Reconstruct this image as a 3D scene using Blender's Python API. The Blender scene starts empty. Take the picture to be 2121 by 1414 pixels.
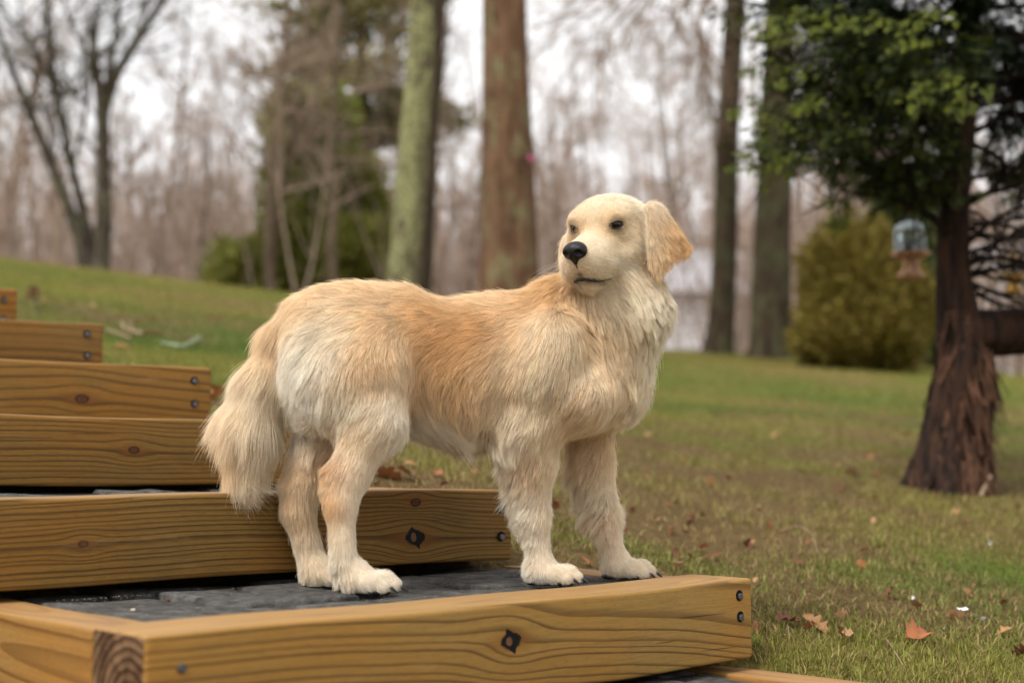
import bpy, bmesh, math, random
import numpy as np
from mathutils import Vector, Matrix, kdtree

# ------------------------------------------------------------------ camera, sky, sun, exposure
scene = bpy.context.scene
col = scene.collection
F_PX, CX, CY, PITCH, EYE = 2850.0, 1060.5, 707.0, math.atan(253 / 2850), 0.206
cam_data = bpy.data.cameras.new('camera')
cam = bpy.data.objects.new('camera', cam_data)
col.objects.link(cam)
scene.camera = cam
cam.location = (0, 0, EYE)
cam.rotation_euler = (math.radians(90) + PITCH, 0, 0)
cam_data.sensor_width = 36.0
cam_data.lens = F_PX / 2121 * 36
cam_data.clip_start = 0.05
cam_data.clip_end = 2000
cam_data.dof.use_dof = True
cam_data.dof.focus_distance = 2.43
cam_data.dof.aperture_fstop = 2.3
cam_data.dof.aperture_blades = 0

SUN_EL, SUN_AZ = math.radians(52), math.radians(-135)   # azimuth clockwise from +Y: behind and left of the camera
world = bpy.data.worlds.new('World')
scene.world = world
world.use_nodes = True
wn = world.node_tree
wn.nodes.clear()
sky = wn.nodes.new('ShaderNodeTexSky')
sky.sky_type = 'NISHITA'
sky.sun_disc = False
sky.sun_elevation = SUN_EL
sky.sun_rotation = SUN_AZ
sky.air_density = 1.0
sky.dust_density = 6.0
sky.ozone_density = 1.0
hsv = wn.nodes.new('ShaderNodeHueSaturation')
hsv.inputs['Saturation'].default_value = 0.10
# even out the clear sky to a closed cloud cover: pull its brightness towards one value
mixw = wn.nodes.new('ShaderNodeMix')
mixw.data_type = 'RGBA'
mixw.inputs[0].default_value = 0.86
mixw.inputs[7].default_value = (9.35, 9.35, 9.45, 1)
bg = wn.nodes.new('ShaderNodeBackground')
bg.inputs['Strength'].default_value = 0.072
wo = wn.nodes.new('ShaderNodeOutputWorld')
wn.links.new(sky.outputs[0], hsv.inputs['Color'])
wn.links.new(hsv.outputs[0], mixw.inputs[6])
wn.links.new(mixw.outputs[2], bg.inputs['Color'])
wn.links.new(bg.outputs[0], wo.inputs['Surface'])

sun_data = bpy.data.lights.new('sun', 'SUN')
sun_data.energy = 1.5
sun_data.angle = math.radians(14)
sun_data.color = (1.0, 0.982, 0.95)
sun = bpy.data.objects.new('sun', sun_data)
col.objects.link(sun)
sd = Vector((math.sin(SUN_AZ) * math.cos(SUN_EL), math.cos(SUN_AZ) * math.cos(SUN_EL), math.sin(SUN_EL)))
sun.rotation_euler = sd.to_track_quat('Z', 'Y').to_euler()

vs = scene.view_settings
vs.view_transform = 'Standard'
vs.look = 'None'
vs.exposure = 1.12
vs.gamma = 1.0
vs.use_curve_mapping = False
scene.render.engine = 'CYCLES'
scene.cycles.use_denoising = True
scene.cycles.max_bounces = 8
scene.cycles.diffuse_bounces = 4
scene.cycles.transparent_max_bounces = 8
scene.cycles.sample_clamp_indirect = 6.0

# ------------------------------------------------------------------ helpers
RNG = np.random.default_rng(7)
random.seed(7)
CAMP = np.array([0, 0, EYE])
CF = np.array([0, math.cos(PITCH), math.sin(PITCH)])
CU = np.array([0, -math.sin(PITCH), math.cos(PITCH)])

def ray(px, py):
    return CF + np.array([1.0, 0, 0]) * ((px - CX) / F_PX) - CU * ((py - CY) / F_PX)

def at(px, py, Y):
    """world point seen at photo pixel (px, py) at distance Y (metres north of the camera)"""
    d = ray(px, py)
    return CAMP + d * (Y / d[1])

def atz(px, py, z):
    d = ray(px, py)
    return CAMP + d * ((z - EYE) / d[2])

def lin(r, g, b):
    def f(c):
        c /= 255.0
        return c / 12.92 if c <= 0.04045 else ((c + 0.055) / 1.055) ** 2.4
    return (f(r), f(g), f(b), 1.0)

def tag(o, label=None, cat=None, group=None, kind=None):
    if label: o['label'] = label
    if cat: o['category'] = cat
    if group: o['group'] = group
    if kind: o['kind'] = kind
    return o

def empty(name, loc=(0, 0, 0), rz=0.0):
    o = bpy.data.objects.new(name, None)
    o.empty_display_size = 0.05
    col.objects.link(o)
    o.location = loc
    o.rotation_euler = (0, 0, rz)
    return o

def link_mesh(name, me, parent=None, loc=None):
    o = bpy.data.objects.new(name, me)
    col.objects.link(o)
    if parent is not None: o.parent = parent
    if loc is not None: o.location = loc
    return o

def mesh_np(name, verts, faces, mat=None, smooth=False):
    """faces: int array (n,3) or (n,4), or a list of such arrays"""
    me = bpy.data.meshes.new(name)
    verts = np.asarray(verts, np.float32)
    fl = faces if isinstance(faces, list) else [faces]
    fl = [np.asarray(f, np.int32) for f in fl if len(f)]
    nl = sum(f.size for f in fl)
    npoly = sum(len(f) for f in fl)
    me.vertices.add(len(verts)); me.vertices.foreach_set('co', verts.ravel())
    me.loops.add(nl); me.loops.foreach_set('vertex_index', np.concatenate([f.ravel() for f in fl]))
    tot = np.concatenate([np.full(len(f), f.shape[1], np.int32) for f in fl])
    st = np.concatenate([[0], np.cumsum(tot)[:-1]]).astype(np.int32)
    me.polygons.add(npoly); me.polygons.foreach_set('loop_start', st)
    me.polygons.foreach_set('loop_total', tot)
    me.polygons.foreach_set('use_smooth', np.full(npoly, smooth))
    me.update(calc_edges=True)
    me.validate()
    if mat: me.materials.append(mat)
    return me

def bm_mesh(name, bm, mat=None, smooth=False):
    me = bpy.data.meshes.new(name)
    if smooth:
        for f in bm.faces: f.smooth = True
    bm.to_mesh(me); bm.free()
    if mat: me.materials.append(mat)
    return me

def vcol(me, colors, name='tint'):
    a = me.attributes.new(name, 'FLOAT_COLOR', 'POINT')
    c = np.ones((len(me.vertices), 4), np.float32)
    c[:, :3] = np.asarray(colors)[:, :3]
    a.data.foreach_set('color', c.ravel())

# node expressions -------------------------------------------------
class X:
    def __init__(s, nt, sock): s.nt, s.s = nt, sock
    def _m(s, op, *o):
        n = s.nt.nodes.new('ShaderNodeMath'); n.operation = op
        for i, a in enumerate((s,) + o):
            if isinstance(a, X): s.nt.links.new(a.s, n.inputs[i])
            else: n.inputs[i].default_value = a
        return X(s.nt, n.outputs[0])
    def __add__(s, o): return s._m('ADD', o)
    __radd__ = __add__
    def __sub__(s, o): return s._m('SUBTRACT', o)
    def __rsub__(s, o): return (s * -1.0) + o
    def __mul__(s, o): return s._m('MULTIPLY', o)
    __rmul__ = __mul__
    def __truediv__(s, o): return s._m('DIVIDE', o)
    def __pow__(s, o): return s._m('POWER', o)
    def sqrt(s): return s._m('SQRT')
    def exp(s): return s._m('EXPONENT')
    def frac(s): return s._m('FRACT')
    def sin(s): return s._m('SINE')
    def abs(s): return s._m('ABSOLUTE')
    def min(s, o): return s._m('MINIMUM', o)
    def max(s, o): return s._m('MAXIMUM', o)
    def clamp(s): return s._m('MAXIMUM', 0.0)._m('MINIMUM', 1.0)
    def ramp(s, a, b, smooth=True):
        n = s.nt.nodes.new('ShaderNodeMapRange')
        n.interpolation_type = 'SMOOTHSTEP' if smooth else 'LINEAR'
        s.nt.links.new(s.s, n.inputs[0])
        n.inputs[1].default_value = a; n.inputs[2].default_value = b
        return X(s.nt, n.outputs[0])

class NB:
    """small builder for a material's node tree"""
    def __init__(s, name, rough=0.6, spec=0.3):
        s.m = bpy.data.materials.new(name); s.m.use_nodes = True
        s.nt = s.m.node_tree
        s.b = s.nt.nodes['Principled BSDF']
        s.b.inputs['Roughness'].default_value = rough
        s.b.inputs['Specular IOR Level'].default_value = spec
    def node(s, t): return s.nt.nodes.new(t)
    def coord(s, which='Object'):
        return s.node('ShaderNodeTexCoord').outputs[which]
    def xyz(s, sock):
        n = s.node('ShaderNodeSeparateXYZ'); s.nt.links.new(sock, n.inputs[0])
        return [X(s.nt, o) for o in n.outputs]
    def vec(s, x, y, z):
        n = s.node('ShaderNodeCombineXYZ')
        for i, a in enumerate((x, y, z)):
            if isinstance(a, X): s.nt.links.new(a.s, n.inputs[i])
            else: n.inputs[i].default_value = a
        return n.outputs[0]
    def scale(s, sock, v, loc=(0, 0, 0)):
        n = s.node('ShaderNodeMapping'); s.nt.links.new(sock, n.inputs[0])
        n.inputs['Scale'].default_value = v; n.inputs['Location'].default_value = loc
        return n.outputs[0]
    def noise(s, sock, sc, det=3, rough=0.55, color=False, dist=0.0):
        n = s.node('ShaderNodeTexNoise'); s.nt.links.new(sock, n.inputs['Vector'])
        n.inputs['Scale'].default_value = sc; n.inputs['Detail'].default_value = det
        n.inputs['Roughness'].default_value = rough; n.inputs['Distortion'].default_value = dist
        return n.outputs['Color'] if color else X(s.nt, n.outputs['Fac'])
    def voro(s, sock, sc, feat='F1', out='Distance'):
        n = s.node('ShaderNodeTexVoronoi'); n.feature = feat
        s.nt.links.new(sock, n.inputs['Vector']); n.inputs['Scale'].default_value = sc
        return n.outputs[out] if out == 'Color' else X(s.nt, n.outputs[out])
    def attr(s, name, out='Color'):
        n = s.node('ShaderNodeAttribute'); n.attribute_name = name
        return n.outputs[out]
    def mix(s, f, a, b, mode='MIX'):
        n = s.node('ShaderNodeMix'); n.data_type = 'RGBA'; n.blend_type = mode
        for i, v in ((0, f), (6, a), (7, b)):
            v = v.s if isinstance(v, X) else v
            if isinstance(v, bpy.types.NodeSocket): s.nt.links.new(v, n.inputs[i])
            else: n.inputs[i].default_value = v
        return n.outputs[2]
    def set(s, inp, v):
        v = v.s if isinstance(v, X) else v
        if isinstance(v, bpy.types.NodeSocket): s.nt.links.new(v, s.b.inputs[inp])
        else: s.b.inputs[inp].default_value = v
    def bump(s, h, strength=0.5, dist=0.01):
        n = s.node('ShaderNodeBump'); n.inputs['Strength'].default_value = strength
        n.inputs['Distance'].default_value = dist
        s.nt.links.new(h.s if isinstance(h, X) else h, n.inputs['Height'])
        s.nt.links.new(n.outputs[0], s.b.inputs['Normal'])
    def objrand(s):
        return X(s.nt, s.node('ShaderNodeObjectInfo').outputs['Random'])

def plain(name, c, rough=0.6, spec=0.3, var=0.15, sc=20.0, metal=0.0):
    n = NB(name, rough, spec)
    k = n.noise(n.coord('Object'), sc, 4)
    a = tuple(v * (1 - var) for v in c[:3]) + (1,)
    b = tuple(min(1, v * (1 + var)) for v in c[:3]) + (1,)
    n.set('Base Color', n.mix(k.ramp(0.3, 0.7), a, b))
    n.b.inputs['Metallic'].default_value = metal
    return n.m

# smooth 3-D vector noise out of sines, for combing and displacement
def wob(P, freq, seed, n=5):
    r = np.random.default_rng(seed)
    out = np.zeros(P.shape)
    for i in range(n):
        k = r.normal(size=(3, 3)) * freq
        ph = r.uniform(0, 6.28, 3)
        out += np.sin(P @ k.T + ph)
    return out / math.sqrt(n)

def tube(pts, rads, sides=6):
    pts = np.asarray(pts, float); rads = np.asarray(rads, float)
    t = np.gradient(pts, axis=0); t /= np.linalg.norm(t, axis=1, keepdims=True) + 1e-12
    m = t.mean(0); ref = np.array([0.31, 0.22, 0.93]) if abs(m[2]) < 0.8 else np.array([1.0, 0.13, 0.05])
    a = np.cross(t, ref); a /= np.linalg.norm(a, axis=1, keepdims=True) + 1e-12
    b = np.cross(t, a)
    th = 2 * math.pi * np.arange(sides) / sides
    V = pts[:, None] + rads[:, None, None] * (a[:, None] * np.cos(th)[None, :, None] + b[:, None] * np.sin(th)[None, :, None])
    k = len(pts); s = np.arange(sides); s1 = (s + 1) % sides; i = np.arange(k - 1)[:, None] * sides
    Fc = np.stack([i + s1, i + s, i + sides + s, i + sides + s1], -1).reshape(-1, 4)
    return V.reshape(-1, 3), Fc
class Bag:
    """collects vertices, quads and vertex tints of one mesh"""
    def __init__(s): s.v, s.f, s.c, s.n = [], [], [], 0
    def add(s, V, Fc, c=None):
        s.v.append(V); s.f.append(Fc + s.n); s.n += len(V)
        if c is not None: s.c.append(np.broadcast_to(np.asarray(c, float), (len(V), 3)))
    def mesh(s, name, mat, smooth=True, origin=(0, 0, 0)):
        me = mesh_np(name, np.concatenate(s.v) - np.asarray(origin), np.concatenate(s.f), mat, smooth)
        if s.c: vcol(me, np.concatenate(s.c))
        return me
def spline(P, n):
    P = np.asarray(P, float); k = len(P)
    out = []
    for t in np.linspace(0, k - 1, n):
        i = min(int(t), k - 2); u = t - i
        p0, p1, p2, p3 = P[max(i - 1, 0)], P[i], P[i + 1], P[min(i + 2, k - 1)]
        out.append(0.5 * (2 * p1 + (p2 - p0) * u + (2 * p0 - 5 * p1 + 4 * p2 - p3) * u * u + (3 * p1 - p0 - 3 * p2 + p3) * u ** 3))
    return np.array(out)
# ------------------------------------------------------------------ lie of the land
US = np.array([math.sin(math.radians(48.7)), math.cos(math.radians(48.7))])      # along the timbers, to the right and away
VS = np.array([-US[1], US[0]])                                                   # up the stair
_EX = [(-900, .150), (0, .1404), (580, .1235), (1000, .102), (1380, .0815), (1640, .0754), (1930, .066), (2121, .059), (3200, .03)]
_EPH = np.array([math.atan((x - CX) / F_PX) for x, _ in _EX]); _EV = np.array([e for _, e in _EX])
R_CREST = 18.0
def ground_z(x, y):
    x = np.asarray(x, float); y = np.asarray(y, float)
    r = np.sqrt(x * x + y * y) + 1e-6
    ph = np.arctan2(x, np.maximum(y, 0.3 * np.abs(x) + 0.05))
    e = np.interp(ph, _EPH, _EV)
    c = np.interp(ph, [-0.36, -0.21, 0.0, 0.17, 0.4], [0.40, 0.45, 0.54, 0.61, 0.62])
    z = EYE + np.minimum(r, R_CREST) * e - c * (1 - np.minimum(r, R_CREST) / R_CREST)
    out = np.maximum(r - R_CREST, 0)
    z = z + np.where(out < 6, e * out * (1 - out / 8) , e * 6 * 0.25 + (out - 6) * e * 0.35)
    z = z + 0.012 * np.sin(x * 1.7 + 0.6) * np.sin(y * 1.3) * np.clip((r - 2.5) / 4, 0, 1)
    # cut below the stair, raised a little against its right edge
    u = x * US[0] + y * US[1]; v = x * VS[0] + y * VS[1]
    edge = np.interp(v, [1.0, 1.6, 2.1, 2.6, 3.1, 3.6, 4.2, 5.0], [1.98, 1.98, 1.86, 1.79, 1.73, 1.68, 1.66, 1.64])
    rise = np.interp(v, [0.5, 1.1, 1.6, 2.1, 2.6, 3.1, 3.6, 4.2, 5.2], [-.36, -.29, -.15, -0.02, .12, .27, .42, .56, .70])
    inside = 1 / (1 + np.exp(np.clip((u - edge + 0.05) / 0.02, -40, 40)))
    near = np.exp(-np.maximum(u - edge, 0) / 0.35) * (v < 6)
    z = z * (1 - near * 0.85) + rise * near * 0.85
    inside = inside * (v < 6.0)
    z = np.where(v < 6.0, z - inside * 0.16, z)
    return z

def ground_pt(px, py):
    """first hit of the sight line with the ground"""
    d = ray(px, py); t = np.linspace(1.0, 60, 12000)
    P = CAMP + d[None] * t[:, None]
    k = np.argmax(P[:, 2] < ground_z(P[:, 0], P[:, 1]))
    return P[k] if k > 0 else P[-1]

# ground sheet: fine near the stair, coarse far away
def axis(lo, hi, fine_lo, fine_hi, h, growth):
    a = list(np.arange(fine_lo, fine_hi, h)); s = h; p = a[-1]
    while p < hi: s *= growth; p += s; a.append(p)
    s = h; p = a[0]
    while p > lo: s *= growth; p -= s; a.insert(0, p)
    return np.array(a)
gx = axis(-320, 320, -3.2, 3.4, 0.045, 1.06)
gy = axis(-60, 420, 0.8, 7.0, 0.045, 1.06)
GX, GY = np.meshgrid(gx, gy, indexing='ij')
GZ = ground_z(GX, GY)
nxg, nyg = GX.shape
_i = np.arange(nxg * nyg).reshape(nxg, nyg)
gf = np.stack([_i[:-1, :-1], _i[1:, :-1], _i[1:, 1:], _i[:-1, 1:]], -1).reshape(-1, 4)

n = NB('lawn_soil', 0.95, 0.1)
p = n.coord('Object')
b = n.noise(p, 9.0, 5, 0.65); c = n.noise(p, 60.0, 4, 0.7)
cA = n.attr('tint')
cA = n.mix(c.ramp(.3, .75), n.mix(1.0, cA, (.45, .43, .4, 1), 'MULTIPLY'), cA)
cA = n.mix(b.ramp(.35, .7) * 0.5, cA, n.mix(1.0, cA, (.6, .55, .5, 1), 'MULTIPLY'))
x_, y_, z_ = n.xyz(p)
rr = (x_ * x_ + y_ * y_).sqrt()
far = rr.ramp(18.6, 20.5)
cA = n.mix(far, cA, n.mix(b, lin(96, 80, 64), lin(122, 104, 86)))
n.set('Base Color', cA); n.bump(c, 0.6, 0.02)
M_SOIL = n.m
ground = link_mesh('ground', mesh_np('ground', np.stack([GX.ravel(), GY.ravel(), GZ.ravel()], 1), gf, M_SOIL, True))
tag(ground, kind='structure')
# ------------------------------------------------------------------ timber: pine with growth rings and knots
def wood(name, pith, spacing, knots=(), tilt=0.0, light=(156, 123, 66), dark=(74, 48, 20), seed=0.0, saw=0.5, wave=1.0):
    """pith = (y, z) of the heart in the timber's own metres; knots = (x, z, radius, black) on the front face"""
    n = NB(name, 0.62, 0.2)
    p = n.coord('Object')
    x, y, z = n.xyz(p)
    low = n.noise(n.scale(p, (0.8, 1.0, 1.0), (seed, seed * 1.7, 0)), 1.5, 1, 0.4) - 0.5
    mid = n.noise(n.scale(p, (3.0, 14.0, 14.0), (seed * 2.3, 0, seed)), 1.4, 3, 0.55) - 0.5
    jag = n.noise(n.scale(p, (26.0, 60.0, 60.0), (seed, 0, seed)), 1.0, 2, 0.5) - 0.5
    zz = z; xx = x
    for (kx, kz, kr, black) in knots:
        dx = (x - kx) / (kr * 4.2); dz = (zz - kz) / (kr * 2.4)
        g = ((dx * dx + dz * dz) * -1.0).exp()
        zz = (zz - kz) * (1.0 - g * 0.90) + kz
    zz = zz + x * tilt + low * (0.10 * wave) + mid * 0.007 + jag * 0.0012
    yy = y - pith[0] + low * 0.04
    q = zz - pith[1]
    r = (yy * yy + q * q).sqrt() / spacing
    wob_ = n.noise(n.vec(seed, 0.0, r * 0.35), 1.0, 1) - 0.5
    r = r + wob_ * 2.6
    t = (r + (r * 0.7).sin() * 0.22).frac()
    band = n.noise(n.scale(n.vec(0.0, 0.0, r), (1, 1, 1)), 1.7, 1)          # some rings bold, some faint
    late = t.ramp(0.35, 0.90) * (1.0 - t.ramp(0.94, 1.0))
    late = (late * late) * (band.ramp(.25, .6) * 0.5 + 0.5)
    fine = n.noise(n.scale(p, (4.0, 220.0, 220.0), (seed, 0, 0)), 1.0, 4, 0.65)
    fuzz = n.noise(n.scale(p, (60.0, 260.0, 260.0), (seed, 0, 0)), 1.0, 3, 0.7)
    blotch = n.noise(n.scale(p, (2.2, 6.0, 6.0), (0, seed, 0)), 1.3, 3, 0.6)
    L = n.mix(blotch.ramp(.3, .7), lin(*light), lin(light[0] + 8, light[1] - 4, light[2] - 12))
    L = n.mix((fine.ramp(.3, .75)) * 0.4, L, lin(light[0] - 34, light[1] - 30, light[2] - 22))
    c = n.mix(late * 0.85, L, n.mix(blotch, lin(*dark), lin(dark[0] + 22, dark[1] + 16, dark[2] + 8)))
    c = n.mix(fuzz.ramp(.45, .75) * 0.28, c, lin(light[0] - 60, light[1] - 52, light[2] - 30))
    rough_edge = n.noise(p, 70.0, 4, 0.65) - 0.5
    hole = None
    for (kx, kz, kr, black) in knots:
        dx = (x - kx) / kr; dz = (z - kz) / (kr * 0.72)
        rad = (dx * dx * 0.75 + dz * dz).sqrt() + rough_edge * 0.5
        halo = 1.0 - (dx * dx * 0.12 + dz * dz * 0.55).sqrt().ramp(0.3, 1.5)
        c = n.mix(halo * 0.55, c, lin(128, 80, 32))
        core = 1.0 - rad.ramp(0.80, 1.0)
        kc = n.mix((rad * 12.0).sin() * 0.5 + 0.5, lin(100, 62, 30), lin(70, 40, 20))
        ring = rad.ramp(.66, .86) * (1.0 - rad.ramp(.92, 1.12))
        c = n.mix(core, c, kc); c = n.mix(ring * 0.8, c, lin(44, 26, 14))
        if black:
            # dead knot: a ragged black gap with a loose brown core
            d2 = (dx * 0.80 + dz * 0.25).abs() + (dz * 0.95 - dx * 0.2).abs() * 0.75 + rough_edge * 1.1
            inner = (((dx + 0.2) * (dx + 0.2)) * 2.2 + dz * dz * 0.8).sqrt() + rough_edge * 0.9
            gap = (1.0 - d2.ramp(1.0, 1.14)) * inner.ramp(0.42, 0.54)
            c = n.mix(1.0 - inner.ramp(0.42, 0.6), c, n.mix(fine, lin(86, 52, 28), lin(128, 88, 54)))
            c = n.mix(gap, c, (0.004, 0.003, 0.003, 1))
            hole = gap if hole is None else hole.max(gap)
    smear = n.noise(n.scale(p, (5.0, 22.0, 22.0), (seed, 3.0, 0)), 1.2, 4, 0.65)
    c = n.mix(smear.ramp(.60, .8) * 0.30, c, lin(172, 140, 96))
    check = n.noise(n.scale(p, (1.6, 30.0, 85.0), (seed * 3.1, 0, seed)), 1.0, 2, 0.5)
    c = n.mix(check.ramp(.715, .735) * 0.75, c, lin(46, 28, 14))
    dirt = n.noise(n.scale(p, (3.0, 5.0, 9.0), (seed, 1.0, 0)), 1.6, 5, 0.7)
    c = n.mix(dirt.ramp(.52, .78) * 0.35, c, lin(84, 66, 42))
    speck = n.noise(p, 130.0, 2, 0.5)
    c = n.mix(speck.ramp(.74, .8) * 0.5, c, lin(70, 44, 22))
    # top faces painted paler: the brighter sky light on them, put into the colour
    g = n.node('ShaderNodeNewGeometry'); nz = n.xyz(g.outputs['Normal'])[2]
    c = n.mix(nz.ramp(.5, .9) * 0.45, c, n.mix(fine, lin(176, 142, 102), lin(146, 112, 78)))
    n.set('Base Color', c)
    n.set('Roughness', late * -0.14 + 0.66)
    h = late * 0.5 + fine * saw + fuzz * 0.5 * saw
    if hole is not None: h = h - hole * 6.0
    n.bump(h, 0.4, 0.0022)
    return n.m

def end_grain(name, center, seed):
    n = NB(name, 0.8, 0.15)
    p = n.coord('Object'); x, y, z = n.xyz(p)
    w = n.noise(p, 14.0, 3) - 0.5
    yy = y - center[0] + w * 0.012; zz = z - center[1] + w * 0.012
    t = ((yy * yy + zz * zz).sqrt() / 0.013).frac()
    c = n.mix(t.ramp(.2, .95), lin(126, 98, 70), lin(66, 42, 28))
    c = n.mix(n.noise(p, 26.0, 4, 0.7).ramp(.35, .62), n.mix(1.0, c, (.35, .28, .25, 1), 'MULTIPLY'), c)
    n.set('Base Color', c); n.bump(n.noise(n.scale(p, (1, 200, 200)), 1.0, 2), 0.3, 0.002)
    return n.m

def timber(name, parent, p0, p1, z0, hgt, thick, mat, end_mat=None, bev=0.007):
    """box from p0 to p1 (ground-plane points of its FRONT face), thickness goes up the stair; local x along, y thickness, z height"""
    p0 = np.asarray(p0, float); p1 = np.asarray(p1, float)
    L = np.linalg.norm(p1 - p0); a = math.atan2(p1[1] - p0[1], p1[0] - p0[0])
    bm = bmesh.new()
    bmesh.ops.create_cube(bm, size=1.0)
    for v in bm.verts:
        v.co = Vector(((v.co.x + .5) * L, (v.co.y + .5) * thick, (v.co.z + .5) * hgt))
    bmesh.ops.bevel(bm, geom=bm.edges[:], offset=bev, segments=3, profile=0.6, affect='EDGES', clamp_overlap=True)
    # slight waviness of sawn wood: cut along the length
    for k in range(1, 14):
        bmesh.ops.bisect_plane(bm, geom=bm.verts[:] + bm.edges[:] + bm.faces[:], plane_co=(L * k / 14, 0, 0), plane_no=(1, 0, 0))
    rr_ = random.Random(int(L * 1000 + z0 * 777))
    ph = [rr_.uniform(0, 6.28) for _ in range(4)]
    for v in bm.verts:
        s = v.co.x
        v.co.z += 0.0016 * math.sin(s * 5.1 + ph[0]) + 0.001 * math.sin(s * 13 + ph[1])
        v.co.y += 0.0016 * math.sin(s * 4.3 + ph[2])
    for f in bm.faces: f.smooth = True
    me = bm_mesh(name, bm, mat)
    if end_mat:
        me.materials.append(end_mat)
        for pl in me.polygons:
            if abs(pl.normal.x) > 0.9: pl.material_index = 1
    me.set_sharp_from_angle(angle=math.radians(50)) if hasattr(me, 'set_sharp_from_angle') else None
    o = link_mesh(name, me, parent)
    w = Matrix.Translation((p0[0], p0[1], z0)) @ Matrix.Rotation(a, 4, 'Z')
    o.matrix_local = parent.matrix_world.inverted() @ w if parent else w
    return o

M_BOLT = NB('galvanised_bolt', 0.42, 0.5)
_kk = M_BOLT.noise(M_BOLT.coord('Object'), 260.0, 3)
M_BOLT.set('Base Color', M_BOLT.mix(_kk, (.05, .052, .056, 1), (.20, .205, .215, 1))); M_BOLT.b.inputs['Metallic'].default_value = 0.85; M_BOLT = M_BOLT.m
M_HOLE = plain('bolt_hole', (.012, .009, .007, 1), 0.9, 0.1)
def bolt_meshes():
    bm = bmesh.new()
    bmesh.ops.create_cone(bm, cap_ends=True, segments=6, radius1=0.0070, radius2=0.0065, depth=0.006)
    bmesh.ops.bevel(bm, geom=[e for e in bm.edges], offset=0.0008, segments=1, affect='EDGES')
    for v in bm.verts: v.co = Matrix.Rotation(math.radians(90), 3, 'X') @ v.co
    b = bm_mesh('bolt', bm, M_BOLT)
    bm = bmesh.new()
    bmesh.ops.create_cone(bm, cap_ends=True, segments=20, radius1=0.0098, radius2=0.0098, depth=0.0012)
    for v in bm.verts:
        v.co = Matrix.Rotation(math.radians(90), 3, 'X') @ v.co
        v.co.x -= 0.0012; v.co.z += 0.0018
    return b, bm_mesh('countersink', bm, M_HOLE)
BOLT_ME, SINK_ME = bolt_meshes()
def bolt(tb, x, z):
    o = link_mesh('bolt', BOLT_ME, tb, (x, -0.0018, z)); o.rotation_euler = (0, random.uniform(0, 1), 0)
    link_mesh('countersink', SINK_ME, tb, (x, -0.0006, z))

# ---- pavers
n = NB('slate_paver', 0.85, 0.12)
p = n.coord('Object'); rnd = n.objrand()
geo = n.node('ShaderNodeNewGeometry')
wp_ = geo.outputs['Position']
a = n.noise(wp_, 30.0, 8, 0.72); b = n.noise(wp_, 160.0, 4, 0.7); c = n.noise(wp_, 8.0, 7, 0.65, dist=1.5)
cc = n.mix(a.ramp(.3, .72), lin(58, 56, 53), lin(112, 109, 105))
cc = n.mix(c.ramp(.5, .75) * 0.55, cc, lin(136, 132, 126))
cc = n.mix(rnd * 0.35, cc, lin(64, 62, 59))
cc = n.mix(b.ramp(.70, .78) * 0.5, cc, lin(170, 165, 155))
n.set('Base Color', cc)
n.bump(a * 0.8 + c * 1.2 + b * 0.25, 1.0, 0.012)
M_PAVER = n.m
M_BED = plain('paver_bed', lin(16, 15, 14), 0.95, 0.1, 0.4, 60)

def paver(parent, poly, z, inv):
    """irregular slab with a worn edge"""
    bm = bmesh.new()
    poly = np.asarray(poly); c = poly.mean(0)
    n_ = len(poly)
    lo = [bm.verts.new((*q, z - 0.05)) for q in poly]
    e1 = [bm.verts.new((*q, z - 0.006 + random.uniform(-.001, .001))) for q in poly]
    e2 = [bm.verts.new((*(c + (q - c) * (1 - 0.007 / max(np.linalg.norm(q - c), .01))), z + random.uniform(-.004, .002))) for q in poly]
    tx, ty = random.uniform(-.03, .03), random.uniform(-.03, .03)
    m = bm.verts.new((*c, z + random.uniform(-.001, .003)))
    for vv_ in e1 + e2: vv_.co.z += (vv_.co.x - c[0]) * tx + (vv_.co.y - c[1]) * ty
    for i in range(n_):
        j = (i + 1) % n_
        bm.faces.new((lo[i], lo[j], e1[j], e1[i])); bm.faces.new((e1[i], e1[j], e2[j], e2[i])); bm.faces.new((e2[i], e2[j], m))
    for f in bm.faces: f.smooth = True
    me = bm_mesh('paver', bm, M_PAVER)
    me.transform(inv)
    return link_mesh('paver', me, parent)

def uv2(u, v): return US * u + VS * v

def pave(parent, u0, u1, v0, v1, z, seed):
    r = random.Random(seed)
    inv = parent.matrix_world.inverted()
    rows = []; v = v0
    while v < v1 - 0.05:
        h = r.choice((0.13, 0.15, 0.17)); 
        if v + h > v1 - 0.07: h = v1 - v
        rows.append((v, v + h)); v += h
    for (a, b) in rows:
        u = u0
        while u < u1 - 0.02:
            w = r.choice((0.15, 0.20, 0.24, 0.28))
            if u + w > u1 - 0.10: w = u1 - u
            g = 0.008
            def j(): return r.uniform(-0.006, 0.006)
            cor = [(u + g, a + g), (u + w * .5, a + g), (u + w - g, a + g), (u + w - g, (a + b) / 2), (u + w - g, b - g), (u + w * .5, b - g), (u + g, b - g), (u + g, (a + b) / 2)]
            poly = [uv2(x + j() * .6, y + j() * .6) for x, y in cor]
            paver(parent, poly, z + r.uniform(-.006, .003), inv)
            u += w

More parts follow.
